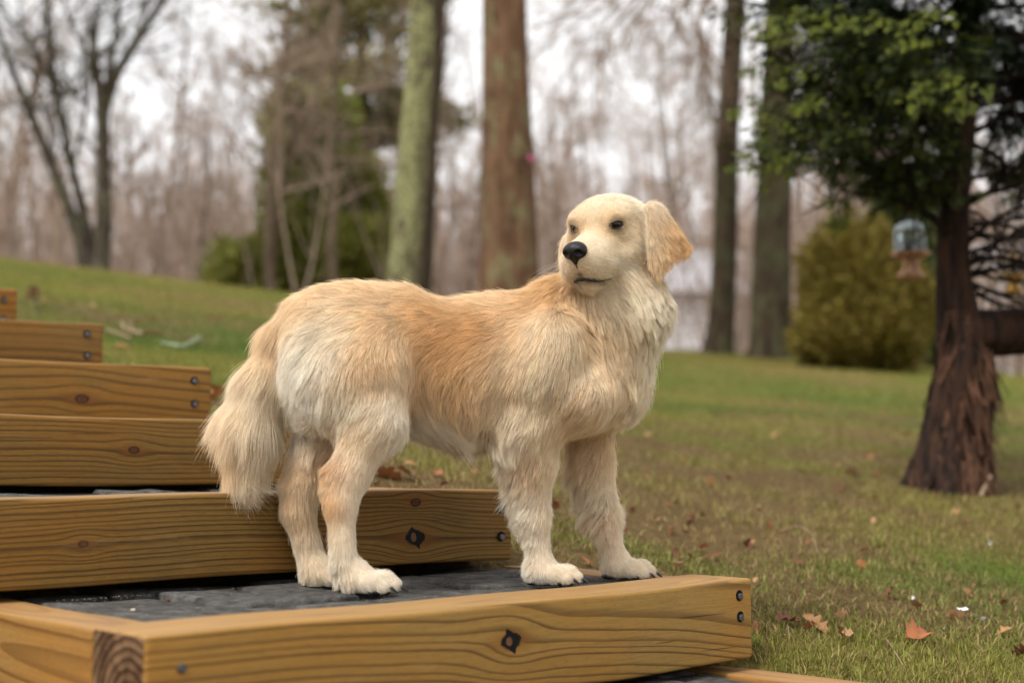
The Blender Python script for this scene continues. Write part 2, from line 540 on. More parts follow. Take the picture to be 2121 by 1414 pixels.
# ---- the steps.  v of the riser face at the right end, right end u, yaw, bottom z
T = 0.14
STEPS = [
 dict(v=1.02, u1=1.98, yaw=0.0, z=-0.295, top=-0.150, u0=0.70),
 dict(v=1.590, u1=1.968, yaw=2.1, z=-0.140, top=0.0, u0=0.772),
 dict(v=2.098, u1=1.845, yaw=0.0, z=0.015, top=0.155, u0=0.60),
 dict(v=2.665, u1=1.785, yaw=-0.5, z=0.162, top=0.302, u0=0.66),
 dict(v=3.115, u1=1.725, yaw=-8.0, z=0.309, top=0.449, u0=0.6),
 dict(v=3.635, u1=1.672, yaw=-9.0, z=0.456, top=0.596, u0=0.6),
 dict(v=4.195, u1=1.645, yaw=-6.0, z=0.603, top=0.743, u0=0.7),
]
LBL = ['lowest dark paver step, partly cut off at the bottom edge below the bolted timber',
 'paver step with bolted timber frame that the dog stands on',
 'step behind the dog legs, its riser timber showing a big black knot',
 'step just left of the dog tail, riser level with the tail tip',
 'step whose riser shows a round brown knot and two bolts, above the tail step',
 'second highest step, riser ending left of the fallen twigs',
 'highest step, only a short riser end with one bolt at the left edge']
WOODS = [
 wood('pine_lowest', (0.05, -0.05), 0.011, (), 0.0, seed=11.0),
 wood('pine_dog_step', (0.045, 0.19), 0.0135, ((0.605, 0.082, 0.0175, True),), 0.075, seed=1.3, wave=0.7),
 wood('pine_knot_step', (0.03, -0.04), 0.0085, ((1.000, 0.052, 0.020, True), (0.34, 0.065, 0.008, False), (1.00, 0.118, 0.011, False)), 0.006, light=(130, 101, 52), dark=(54, 35, 15), seed=4.1, saw=1.2),
 wood('pine_tail_step', (0.05, 0.185), 0.0105, ((0.64, 0.072, 0.011, False),), 0.004, light=(134, 102, 51), dark=(58, 38, 16), seed=7.7, saw=1.0),
 wood('pine_round_knot', (0.09, 0.20), 0.020, ((0.80, 0.052, 0.015, False),), 0.004, light=(138, 103, 50), dark=(68, 44, 18), seed=9.2),
 wood('pine_upper', (0.06, 0.22), 0.016, (), -0.01, light=(132, 99, 49), dark=(68, 44, 18), seed=13.4),
 wood('pine_top', (0.06, 0.25), 0.024, (), 0.0, light=(146, 104, 46), dark=(88, 54, 20), seed=17.0),
]
M_SIDE = [wood('pine_side_%s' % w, (0.05, 0.10), s, (), 0.004, light=(150, 114, 62), dark=(90, 58, 26), seed=q) for w, s, q in (('pale', 0.012, 21.0), ('warm', 0.014, 25.0))]
M_END = end_grain('pine_end_grain', (0.035, 0.045), 3.0)
steps = []
for i, s in enumerate(STEPS):
    st = empty('stair_step', (*uv2(s['u1'] - .6, s['v']), s['z']))
    bpy.context.view_layer.update()
    tag(st, LBL[i], 'step', 'timber and paver stair steps')
    yaw = math.radians(s['yaw']); Lb = s['u1'] - s['u0']
    pr = uv2(s['u1'], s['v'])
    dv = np.array([math.cos(yaw) * US[0] - math.sin(yaw) * US[1], math.sin(yaw) * US[0] + math.cos(yaw) * US[1]])
    pl = pr - dv * Lb
    thick = 0.135 if i == 1 else 0.125
    tb = timber('riser_timber', st, pl, pr, s['z'], T + (0.005 if i == 0 else 0), thick, WOODS[i], M_END)
    if i == 1: bolt(tb, Lb - 0.036, 0.112); bolt(tb, Lb - 0.034, 0.075); bolt(tb, 0.050, 0.098)
    if i == 2: bolt(tb, Lb - 0.030, 0.045); bolt(tb, Lb - 0.030, 0.10)
    if i == 3: bolt(tb, Lb - 0.04, 0.05); bolt(tb, Lb - 0.04, 0.10)
    if i == 4: bolt(tb, Lb - 0.045, 0.103); bolt(tb, Lb - 0.043, 0.045)
    if i == 5: bolt(tb, Lb - 0.045, 0.108); bolt(tb, Lb - 0.043, 0.048)
    if i == 6: bolt(tb, Lb - 0.040, 0.105); bolt(tb, Lb - 0.040, 0.045)
    # side timbers run up the stair from the back of the riser timber
    nxt = STEPS[i + 1]['v'] if i + 1 < len(STEPS) else s['v'] + 0.55
    for side in (0, 1):
        ue = s['u0'] if side == 0 else s['u1']
        if i > 4 and side == 0: continue
        off = np.array([-dv[1], dv[0]]) * (thick + 0.002)
        a = (pl if side == 0 else pr) + off
        b = a + VS * (nxt + 0.12 - (s['v'] + thick))
        sw = 0.088
        if side == 0: tm = timber('side_timber', st, b, a, s['z'], T - 0.003, sw, M_SIDE[0])
        else: tm = timber('side_timber', st, a, b, s['z'], T - 0.003, sw, M_SIDE[1])
    ui0 = s['u0'] + (0.09 if i < 5 else 0.0)
    ui1 = s['u1'] - 0.094
    vb0, vb1 = s['v'] + thick + 0.004, nxt + 0.13
    if i == 1: vb0 = s['v'] + thick - 0.002
    zt = s['top'] - 0.006
    # bed under the pavers
    bm = bmesh.new()
    nrm_ = np.array([-dv[1], dv[0]]); q = [pl + nrm_ * 0.03 + dv * (ui0 - s['u0'] + .003), pr + nrm_ * 0.03 - dv * .097, uv2(ui1 - .003, vb1 + .05), uv2(ui0 + .003, vb1 + .12)]
    inv = st.matrix_world.inverted()
    vv = [bm.verts.new(inv @ Vector((*k, zt - 0.02))) for k in q]; bm.faces.new(vv)
    link_mesh('paver_bed', bm_mesh('paver_bed', bm, M_BED), st)
    if i < 4: pave(st, ui0 + 0.002, ui1, vb0 + (0.0 if i != 1 else -0.03), vb1, zt, 40 + i)
    steps.append(st)
# ------------------------------------------------------------------ trees
def bark(name, c1, c2, moss=None, amt=0.5, sc=9.0, side=None, depth=0.03):
    """furrowed bark; moss = colour of lichen patches, side = world direction they favour"""
    n = NB(name, 0.9, 0.12)
    p = n.coord('Object')
    q = n.scale(p, (1.0, 1.0, 0.22))
    a = n.noise(q, sc, 5, 0.65); v = n.voro(n.scale(p, (1, 1, 0.2)), sc * 1.6)
    c = n.mix(a.ramp(.3, .7), c1, c2)
    c = n.mix(v.ramp(0.0, .35), n.mix(1.0, c, (.45, .42, .4, 1), 'MULTIPLY'), c)
    if moss:
        m = n.noise(n.scale(p, (1, 1, .6)), 4.2, 6, 0.75)
        k = m.ramp(.62 - amt * .35, .70 - amt * .3)
        if side is not None:
            g = n.node('ShaderNodeNewGeometry'); d = n.node('ShaderNodeVectorMath'); d.operation = 'DOT_PRODUCT'
            n.nt.links.new(g.outputs['Normal'], d.inputs[0]); d.inputs[1].default_value = side
            k = k * X(n.nt, d.outputs['Value']).ramp(-0.35, 0.55)
        c = n.mix(k * (n.noise(p, 30.0, 3).ramp(.3, .6)), c, moss)
    n.set('Base Color', c)
    n.bump(a + v * 0.8, 1.0, depth * 1.6)
    return n.m
M_LICHEN = bark('lichen_bark', lin(62, 52, 42), lin(96, 82, 66), lin(142, 144, 98), 0.66, side=(-0.9, -0.45, 0))
M_OAK = bark('brown_bark', lin(80, 58, 42), lin(116, 88, 66), lin(116, 110, 80), 0.32)
M_GREYB = bark('dark_bark', lin(56, 46, 36), lin(80, 67, 53), lin(84, 84, 60), 0.45)
M_MULTI = bark('grey_bark', lin(58, 51, 43), lin(86, 77, 66), lin(100, 98, 76), 0.4)
M_PALE = bark('pale_bark', lin(96, 82, 66), lin(128, 112, 92), None)
M_TWIG = plain('bare_twigs', lin(156, 136, 120), 0.9, 0.1, 0.2, 0.6)
M_TWIG2 = plain('budding_twigs', lin(168, 140, 124), 0.9, 0.1, 0.2, 0.6)
M_TWIG3 = plain('grey_twigs', lin(160, 143, 129), 0.9, 0.1, 0.2, 0.6)

def big_trunk(bag, pts, rads, sides=28, n=70, seed=0, flare=0.5, rough=0.10):
    P = spline(pts, n); R = np.interp(np.linspace(0, 1, n), np.linspace(0, 1, len(rads)), rads)
    R = R * (1 + flare * np.exp(-np.linspace(0, 1, n) * 22))
    V, Fc = tube(P, R, sides)
    V = V.reshape(n, sides, 3); c = P[:, None]
    r = np.random.default_rng(seed)
    th = np.arange(sides) / sides * 2 * math.pi; z = np.linspace(0, 1, n) * 40
    f = sum(np.sin(th[None] * k + r.uniform(0, 6) + np.sin(z[:, None] * r.uniform(.1, .4) + r.uniform(0, 6)) * 1.5) / k ** .6 for k in (3, 5, 8, 11))
    V = c + (V - c) * (1 + rough * f[..., None] * 0.5)
    bag.add(V.reshape(-1, 3), Fc)

def wander(p, d, L, n, rs, curl=0.25, lift=0.0):
    P = [np.array(p, float)]; d = np.array(d, float)
    for _ in range(n):
        d = d + rs.normal(size=3) * curl + np.array([0, 0, lift]); d /= np.linalg.norm(d)
        P.append(P[-1] + d * L / n)
    return np.array(P), d

def branches(bag, p, d, L, r, lvl, rs, maxlvl=3, nchild=(7, 6, 5), lift=0.06, thin=0.0035):
    n = max(3, 6 - lvl)
    P, _ = wander(p, d, L, n, rs, 0.16 + 0.06 * lvl, lift)
    R = np.maximum(r * (1 - 0.82 * np.linspace(0, 1, n + 1)), thin)
    V, Fc = tube(P, R, (6, 5, 4, 3, 3)[lvl]); bag.add(V, Fc)
    if lvl >= maxlvl: return
    for k in range(nchild[min(lvl, len(nchild) - 1)]):
        t = rs.uniform(0.25, 1.0); i = min(int(t * n), n - 1); q = P[i] + (P[i + 1] - P[i]) * (t * n - i)
        dd = P[i + 1] - P[i]; dd /= np.linalg.norm(dd)
        s = rs.normal(size=3); s -= dd * (s @ dd); s /= np.linalg.norm(s)
        a = rs.uniform(0.45, 0.95)
        branches(bag, q, dd * math.cos(a) + s * math.sin(a), L * rs.uniform(.42, .62) * (1.15 - .4 * t), r * (0.5 - .2 * t), lvl + 1, rs, maxlvl, nchild, lift, thin)

def crown_top(bag, top, d, r, seed, n=7, L=4.0):
    rs = np.random.default_rng(seed)
    for k in range(n):
        a = k / n * 6.28 + rs.uniform(-.4, .4)
        branches(bag, top - np.array([0, 0, rs.uniform(0, 3)]), np.array([math.cos(a), math.sin(a), rs.uniform(.3, 1.2)]), L * rs.uniform(.7, 1.2), r * .5, 1, rs, 3)

def single(name, label, cat, pts, rads, mat, twig, seed, flare=0.5, extra=None, topz=14.0, group='large trees on the lawn', n=7):
    """pts: list of photo pixels with distance; trunk goes on straight above the frame"""
    W = [at(*p) for p in pts]
    g0 = W[0] + (W[0] - W[1]) / (W[0] - W[1])[2] * (float(ground_z(W[0][0], W[0][1])) - 0.1 - W[0][2])
    W = [g0] + W if W[0][2] > g0[2] + 0.25 else [g0] + W[1:]
    d = W[-1] - W[-2]; d /= np.linalg.norm(d); d = (d + np.array([0, 0, .6])); d /= np.linalg.norm(d)
    for k in (0.4, 0.75, 1.0):
        W.append(W[-1] + d * max(0.5, (topz - W[-1][2]) * 0.45))
    rads = ([rads[0]] if len(W) == len(pts) + 4 else []) + list(rads) + [rads[-1] * q for q in (.85, .6, .35)]
    root = empty(name, tuple(W[0])); tag(root, label, cat, group)
    b = Bag(); big_trunk(b, W, rads, seed=seed, flare=flare)
    link_mesh('trunk', b.mesh('trunk', mat, True, W[0]), root)
    b = Bag(); crown_top(b, W[-2], d, rads[-3], seed, n)
    if extra: extra(b, W)
    link_mesh('crown', b.mesh('crown', twig, True, W[0]), root)
    return root
def pr(w, Y): return w * 0.5 * Y / F_PX

single('lichen_tree', 'tall leaning trunk mottled with pale green lichen, left of the brown trunk', 'tree',
       [(836, 640, 14), (848, 560, 14), (866, 300, 14), (887, 0, 14)], [pr(108, 14), pr(92, 14), pr(80, 14), pr(75, 14)], M_LICHEN, M_TWIG, 3, 0.25)
tb_root = single('brown_tree', 'thick straight brown trunk rising directly behind the dog back', 'tree',
       [(1056, 650, 13), (1055, 560, 13), (1052, 300, 13), (1046, 0, 13)], [pr(138, 13), pr(126, 13), pr(106, 13), pr(93, 13)], M_OAK, M_TWIG, 5, 0.2)
def c_extra(b, W):
    rs = np.random.default_rng(4)
    for (a, q, L) in (((1500, -60, 17.5), (1380, 60, 16.5), 2.6), ((1500, -40, 17.5), (1300, 30, 16.8), 2.2), ((1490, -160, 17.6), (1180, 40, 16.0), 3.0), ((1500, -220, 17.6), (1240, -40, 16.4), 3.2)):
        p0, p1 = at(*a), at(*q)
        branches(b, p0, (p1 - p0) / np.linalg.norm(p1 - p0), L, 0.05, 0, rs, 3, (9, 7, 5), -0.10)
single('slender_tree', 'slender dark trunk right of the dog head, thinner of the pair', 'tree',
       [(1486, 738, 17.6), (1497, 600, 17.6), (1507, 300, 17.6), (1522, 0, 17.6)], [pr(62, 17.6), pr(52, 17.6), pr(47, 17.6), pr(43, 17.6)], M_GREYB, M_TWIG, 8, 0.35, c_extra)
single('stout_tree', 'stouter dark trunk right of the dog head, left of the green shrub', 'tree',
       [(1596, 745, 17.0), (1598, 600, 17.0), (1606, 300, 17.0), (1617, 0, 17.0)], [pr(88, 17), pr(80, 17), pr(72, 17), pr(60, 17)], M_GREYB, M_TWIG, 9, 0.3)
# pink blaze on the brown trunk
bm = bmesh.new(); bmesh.ops.create_cone(bm, cap_ends=True, segments=14, radius1=0.034, radius2=0.03, depth=0.02)
for v in bm.verts: v.co = Matrix.Rotation(math.radians(90), 3, 'X') @ v.co
mk = link_mesh('trail_marker', bm_mesh('trail_marker', bm, plain('pink_paint', lin(180, 84, 124), 0.5), False), None, tuple(at(1100, 328, 12.80)))
mk.rotation_euler = (0, 0, math.radians(40))
tag(mk, 'tiny bright pink marker on the right edge of the thick brown trunk', 'marker')

# multi-stemmed bare tree on the left crest
Y = 18.5
root = empty('forked_bare_tree', tuple(at(192, 580, Y))); tag(root, 'bare forked tree with several dark stems at the left crest', 'tree', 'large trees on the lawn')
O = np.array(root.location); bt, bc_ = Bag(), Bag(); rs = np.random.default_rng(21)
STEM = [
 ([(205, 585), (214, 480), (214, 350), (212, 230), (200, 150), (188, 60)], [40, 34, 30, 28, 20, 12]),
 ([(213, 240), (240, 160), (280, 90), (345, -10), (390, -90)], [24, 20, 17, 14, 10]),
 ([(215, 200), (232, 120), (246, 0), (252, -120)], [15, 12, 10, 7]),
 ([(200, 170), (170, 90), (145, 50), (120, -60)], [12, 10, 8, 5]),
 ([(186, 585), (160, 480), (110, 350), (60, 230), (20, 130), (-20, 20)], [38, 26, 22, 18, 14, 10]),
 ([(192, 560), (172, 440), (150, 350), (118, 200), (100, 60), (95, -60)], [30, 22, 18, 16, 13, 8]),
 ([(120, 210), (80, 110), (40, 60), (0, 20), (-40, -30)], [12, 10, 9, 7, 5]),
 ([(150, 345), (180, 220), (190, 120)], [10, 8, 5]),
]
for k, (pp, ww) in enumerate(STEM):
    yy = Y + [0, .2, -.5, .6, -.3, .5, .6, .3][k]
    P = np.array([at(x, y, Y + (yy - Y) * (i / (len(pp) - 1))) for i, (x, y) in enumerate(pp)])
    big_trunk(bt if k in (0, 4, 5) else bc_, P, [pr(w, Y) for w in ww], 10, 30, k, 0.3 if k in (0, 4, 5) else 0.0)
    for _ in range(8 if k else 5):
        i = rs.integers(2, len(P)) if len(P) > 3 else rs.integers(1, len(P))
        s = rs.normal(size=3); s[2] = abs(s[2]) + .4; s /= np.linalg.norm(s)
        branches(bc_, P[i], s, rs.uniform(1.0, 2.2), 0.02, 1, rs, 3, (6, 6, 5), 0.05)
link_mesh('trunk', bt.mesh('trunk', M_MULTI, True, O), root); link_mesh('crown', bc_.mesh('crown', M_MULTI, True, O), root)

# pale twin-stemmed tree and its darker neighbour in front of the conifer
for nm, lb, sets in (
  ('twin_stem_tree', 'pale twin-stemmed bare tree standing before the dark green conifer', (([(562, 625), (556, 500), (560, 380), (578, 250), (590, 120), (600, -40)], [26, 22, 19, 15, 12, 8]), ([(560, 560), (580, 420), (605, 290), (625, 160), (640, 0)], [18, 16, 14, 10, 7]))),
  ('slim_bare_tree', 'slim bare tree right of the twin-stemmed tree, before the conifer', (([(690, 620), (688, 500), (692, 400), (682, 320), (690, 180), (700, 0)], [22, 20, 17, 13, 10, 7]), ([(692, 390), (650, 300), (600, 220), (560, 150)], [11, 9, 7, 5])))):
    Y = 20.5
    root = empty(nm, tuple(at(*sets[0][0][0], Y))); tag(root, lb, 'tree', 'large trees on the lawn')
    O = np.array(root.location); bt, bc_ = Bag(), Bag(); rs = np.random.default_rng(len(nm))
    for k, (pp, ww) in enumerate(sets):
        P = np.array([at(x, y, Y + .2 * k) for x, y in pp]); big_trunk(bt, P, [pr(w, Y) for w in ww], 10, 30, k, 0.2)
        for _ in range(13):
            i = rs.integers(2, len(P)); s = rs.normal(size=3); s[2] = abs(s[2]) * .6 + .2; s /= np.linalg.norm(s)
            branches(bc_, P[i - 1] + (P[i] - P[i - 1]) * rs.random(), s, rs.uniform(.9, 2.0), 0.022, 1, rs, 3, (6, 6, 5), 0.02)
    link_mesh('trunk', bt.mesh('trunk', M_PALE, True, O), root); link_mesh('crown', bc_.mesh('crown', M_TWIG, True, O), root)

# the leafless wood: eight kinds of tree, copied
kinds = []; kind_h = []
for k in range(9):
    rs = np.random.default_rng(100 + k)
    h = rs.uniform(9.5, 14.5); kind_h.append(h)
    P, _ = wander((0, 0, -0.3), (rs.normal() * .05, rs.normal() * .05, 1), h, 9, rs, 0.045, 0.03)
    r0 = rs.uniform(.10, .19)
    b = Bag(); V, Fc = tube(P, r0 * (1 - .88 * np.linspace(0, 1, 10) ** 1.1), 7); b.add(V, Fc)
    tm = b.mesh('trunk', (M_PALE, M_GREYB, M_MULTI)[k % 3])
    b = Bag()
    for j in range(20):
        t = rs.uniform(.16, 1.0) if k % 3 else rs.uniform(.30, 1.0); i = min(int(t * 9), 8); q = P[i] + (P[i + 1] - P[i]) * (t * 9 - i)
        a = rs.uniform(0, 6.28); up = rs.uniform(.35, 1.5)
        d = np.array([math.cos(a), math.sin(a), up]); d /= np.linalg.norm(d)
        branches(b, q, d, h * rs.uniform(.12, .25) * (1.25 - t * .6), r0 * .38 * (1.1 - t * .7), 1, rs, 3, (6, 6, 5), 0.04, 0.005)
    kinds.append((tm, b.mesh('crown', (M_TWIG, M_TWIG2, M_TWIG3)[k % 3])))
rs = np.random.default_rng(5)
spots = [(r_ * math.sin(math.atan((p_ - CX) / F_PX)), r_ * math.cos(math.atan((p_ - CX) / F_PX))) for p_, r_ in ((1120, 44), (1150, 38), (1175, 52), (1205, 46), (1235, 56), (1262, 41), (1290, 50), (1330, 58), (1355, 48), (1385, 55), (1410, 62), (1440, 50), (1540, 46), (1565, 55), (1690, 45), (1720, 52))]
tries = 0
while len(spots) < 150 and tries < 8000:
    tries += 1
    ph = rs.uniform(-.42, .42); r = 22 + 52 * rs.random() ** 0.9
    x, y = r * math.sin(ph), r * math.cos(ph)
    if any((x - a) ** 2 + (y - b) ** 2 < 2.2 for a, b in spots): continue
    pxx = CX + F_PX * math.tan(ph)
    if 420 < pxx < 830 and r < 33: continue
    if 1100 < pxx < 1640 and r < 36: continue          # a gap of open sky behind the dog's head
    if 1880 < pxx and r < 30: continue
    if 1340 < pxx < 1500 and r < 45: continue          # the far house shows through here
    spots.append((x, y))
for i, (x, y) in enumerate(spots):
    tm, cm = kinds[i % 9]
    r = empty('bare_wood_tree', (x, y, float(ground_z(x, y)) - 0.1), rs.uniform(0, 6.28))
    pxx = CX + F_PX * x / y; dist = math.hypot(x, y)
    tall = rs.uniform(.20, .30) if pxx < 950 else rs.uniform(.17, .27)
    if i < 16: tall = rs.uniform(.24, .34)
    if i % 9 == 0 and not 1080 < pxx < 1500: tall += .12
    hh = max(4.0, dist * tall + EYE - float(ground_z(x, y)))
    k_ = hh / kind_h[i % 9]
    r.scale = (max(k_, .55), max(k_, .55), k_)
    if pxx < 820: lb = 'thin leafless tree in the grey-brown wood left of the lichen trunk'
    elif pxx < 1480: lb = 'thin leafless tree in the wood between the lichen trunk and the slender dark trunk'
    else: lb = 'thin leafless tree in the wood behind the dark trunk pair, shrub and cedar'
    tag(r, lb, 'tree', 'leafless wood beyond the lawn, ' + ('left' if pxx < 820 else 'middle' if pxx < 1480 else 'right') + ' part')
    link_mesh('trunk', tm, r); link_mesh('crown', cm, r)

# undergrowth and the far wood: masses nobody could count
def scatter(protos, places, rs):
    """copies of a few shapes, turned, scaled and set down, in one mesh"""
    b = Bag()
    for (x, y, z, s, sz) in places:
        V, Fc = protos[rs.integers(len(protos))]
        a = rs.uniform(0, 6.28); c_, s_ = math.cos(a) * s, math.sin(a) * s
        b.add(np.stack([x + V[:, 0] * c_ - V[:, 1] * s_, y + V[:, 0] * s_ + V[:, 1] * c_, z + V[:, 2] * sz], 1), Fc)
    return b
rs = np.random.default_rng(6); protos = []
for i in range(30):
    q = Bag()
    P, _ = wander((0, 0, -.05), (rs.normal() * .2, rs.normal() * .2, 1), 1.0, 4, rs, .14, .02)
    V, Fc = tube(P, rs.uniform(.004, .010) * (1 - .8 * np.linspace(0, 1, 5)), 3); q.add(V, Fc)
    for _ in range(6):
        j = rs.integers(1, 4); d = rs.normal(size=3); d[2] = abs(d[2]) + .3; d /= np.linalg.norm(d)
        Q, _ = wander(P[j], d, .35, 2, rs, .2, .05)
        V, Fc = tube(Q, np.array([.0030, .0024, .0015]), 3); q.add(V, Fc)
    protos.append((np.concatenate(q.v), np.concatenate(q.f)))
places = []
for i in range(1700):
    ph = rs.uniform(-.44, .44); r = 19.5 + 40 * rs.random() ** 1.1
    pxx = CX + F_PX * math.tan(ph)
    if 420 < pxx < 800 and r < 26 and rs.random() < .75: continue
    if 1340 < pxx < 1480 and r < 40 and rs.random() < .85: continue
    x, y = r * math.sin(ph), r * math.cos(ph)
    h = rs.uniform(.8, 3.2) * (1 + r / 60); places.append((x, y, float(ground_z(x, y)), h, h))
b = scatter(protos, places, rs)
brush = link_mesh('undergrowth', b.mesh('undergrowth', M_TWIG, True)); tag(brush, 'tangle of thin bare saplings under the wood', 'undergrowth', kind='stuff')
rs = np.random.default_rng(16); protos = []
for i in range(14):
    q = Bag()
    P, _ = wander((0, 0, -.04), (rs.normal() * .04, rs.normal() * .04, 1), 1.04, 4, rs, .05, .02)
    V, Fc = tube(P, rs.uniform(.008, .015) * (1 - .85 * np.linspace(0, 1, 5)), 4); q.add(V, Fc)
    for _ in range(30):
        t = rs.uniform(.12, 1) * 4; j = min(int(t), 3); c0 = P[j] + (P[j + 1] - P[j]) * (t - j)
        a = rs.uniform(0, 6.28); d = np.array([math.cos(a), math.sin(a), rs.uniform(.3, 1.6)]); d /= np.linalg.norm(d)
        Q, _ = wander(c0, d, rs.uniform(.12, .26), 2, rs, .2, .05)
        V, Fc = tube(Q, np.array([.0032, .0023, .0012]), 3); q.add(V, Fc)
    protos.append((np.concatenate(q.v), np.concatenate(q.f)))
places = []
for i in range(700):
    ph = rs.uniform(-.62, .62); r = 75 + 60 * rs.random()
    x, y = r * math.sin(ph), r * math.cos(ph); gz = float(ground_z(x, y))
    h = r * (rs.uniform(.13, .21) if ph < 0 else rs.uniform(.13, .20)) + EYE - gz
    places.append((x, y, gz, h, h))
b = scatter(protos, places, rs)
far = link_mesh('far_wood', b.mesh('far_wood', M_TWIG2, True)); tag(far, 'distant leafless wood reading as one brown mass', 'wood', kind='stuff')

# ------------------------------------------------------------------ evergreens
def leafy(name, hue1, hue2, rough=0.6, trans=0.25, attr='tint'):
    n = NB(name, rough, 0.2)
    c = n.attr(attr)
    k = n.noise(n.coord('Object'), 6.0, 3)
    c = n.mix(1.0, c, n.mix(k, hue1, hue2), 'MULTIPLY')
    n.set('Base Color', c)
    tr = n.node('ShaderNodeBsdfTranslucent'); n.nt.links.new(c, tr.inputs['Color'])
    mx = n.node('ShaderNodeMixShader'); mx.inputs[0].default_value = trans
    n.nt.links.new(n.b.outputs[0], mx.inputs[1]); n.nt.links.new(tr.outputs[0], mx.inputs[2])
    n.nt.links.new(mx.outputs[0], n.nt.nodes['Material Output'].inputs['Surface'])
    return n.m
M_LEAF = leafy('evergreen_leaf', (.85, .85, .85, 1), (1.1, 1.1, 1.05, 1))

def needles(P, D, size, rs, cols, spread=0.7):
    """diamond-shaped sprays at points P pointing along D"""
    n = len(P)
    d = D + rs.normal(size=(n, 3)) * spread; d /= np.linalg.norm(d, axis=1, keepdims=True)
    s = np.cross(d, rs.normal(size=(n, 3))); s /= np.linalg.norm(s, axis=1, keepdims=True)
    L = (size * rs.uniform(.6, 1.4, n))[:, None]
    w = L * rs.uniform(.13, .24, (n, 1))
    V = np.stack([P, P + d * L * .5 + s * w, P + d * L, P + d * L * .5 - s * w], 1).reshape(-1, 3)
    Fc = np.arange(4 * n).reshape(n, 4)
    return V, Fc, np.repeat(cols, 4, 0)

def mound(name, label, base, blobs, n, size, c1, c2, seed, cat='shrub', up=0.6):
    """evergreen made of many sprays spread through lumpy volumes: blobs = (centre px, py, Y, rx m, rz m)"""
    rs = np.random.default_rng(seed)
    root = empty(name, tuple(base)); tag(root, label, cat, 'evergreens beyond the lawn'); O = np.array(base)
    Ps, Ds = [], []
    tot = sum(b[3] ** 2 * b[4] for b in blobs)
    b_ = Bag()
    for (px, py, Y, rx, rz) in blobs:
        c = at(px, py, Y); k = int(n * rx * rx * rz / tot)
        d = rs.normal(size=(k, 3)); d /= np.linalg.norm(d, axis=1, keepdims=True)
        q = rs.random(k) ** 0.45
        lump = 1 + 0.16 * wob(d * 1.0 + c, 3.5, seed)[:, 0]
        Ps.append(c + d * (q * lump)[:, None] * np.array([rx, rx, rz])); Ds.append(d + np.array([0, 0, up]))
        for _ in range(10):
            e = rs.normal(size=3); e[2] = abs(e[2]); e /= np.linalg.norm(e)
            s0 = O + (c - O) * .3
            V, Fc = tube(np.array([s0, (s0 + c) / 2, c + e * np.array([rx, rx, rz]) * .8]), np.array([.03, .02, .006]), 4); b_.add(V, Fc)
    P = np.concatenate(Ps); D = np.concatenate(Ds)
    g = ground_z(P[:, 0], P[:, 1]); ok = P[:, 2] > g; P, D = P[ok], D[ok]
    t = np.clip(rs.random(len(P))[:, None] * .6 + .4 * (wob(P, 2.2, seed + 1)[:, :1] * .5 + .5), 0, 1)
    cols = np.array(lin(*c1)[:3]) * (1 - t) + np.array(lin(*c2)[:3]) * t
    V, Fc, cc = needles(P, D, size, rs, cols)
    f = Bag(); f.add(V, Fc, cc)
    link_mesh('foliage', f.mesh('foliage', M_LEAF, False, O), root); link_mesh('stems', b_.mesh('stems', M_GREYB, True, O), root)
    return root
mound('rounded_evergreen', 'rounded olive green shrub with the bird feeder in front', at(1785, 775, 15.5),
      [(1785, 640, 15.5, .74, .82), (1760, 560, 15.5, .58, .66), (1720, 680, 15.4, .42, .55), (1850, 670, 15.6, .46, .60), (1790, 700, 15.3, .72, .42)], 30000, .11, (106, 95, 40), (136, 119, 56), 31)
mound('dark_evergreen', 'taller dark green conifer peeking out behind the olive shrub', at(1880, 770, 19),
      [(1885, 600, 19, .55, 1.3), (1870, 470, 19, .38, .8)], 7000, .2, (70, 82, 48), (100, 108, 62), 32)
mound('low_conifer', 'olive green bushy conifer behind the bare trees, left of the lichen trunk', at(640, 625, 22),
      [(660, 530, 22, .95, .85), (560, 565, 22, .85, .55), (480, 560, 22.3, .45, .50), (745, 540, 21.8, .70, .80), (640, 440, 22.2, .72, .75), (700, 380, 22.3, .60, .7), (610, 340, 22.5, .5, .7), (680, 270, 22.5, .55, .7), (750, 420, 22.4, .5, .8), (600, 250, 22.6, .45, .6)], 38000, .17, (108, 120, 52), (150, 148, 76), 33)
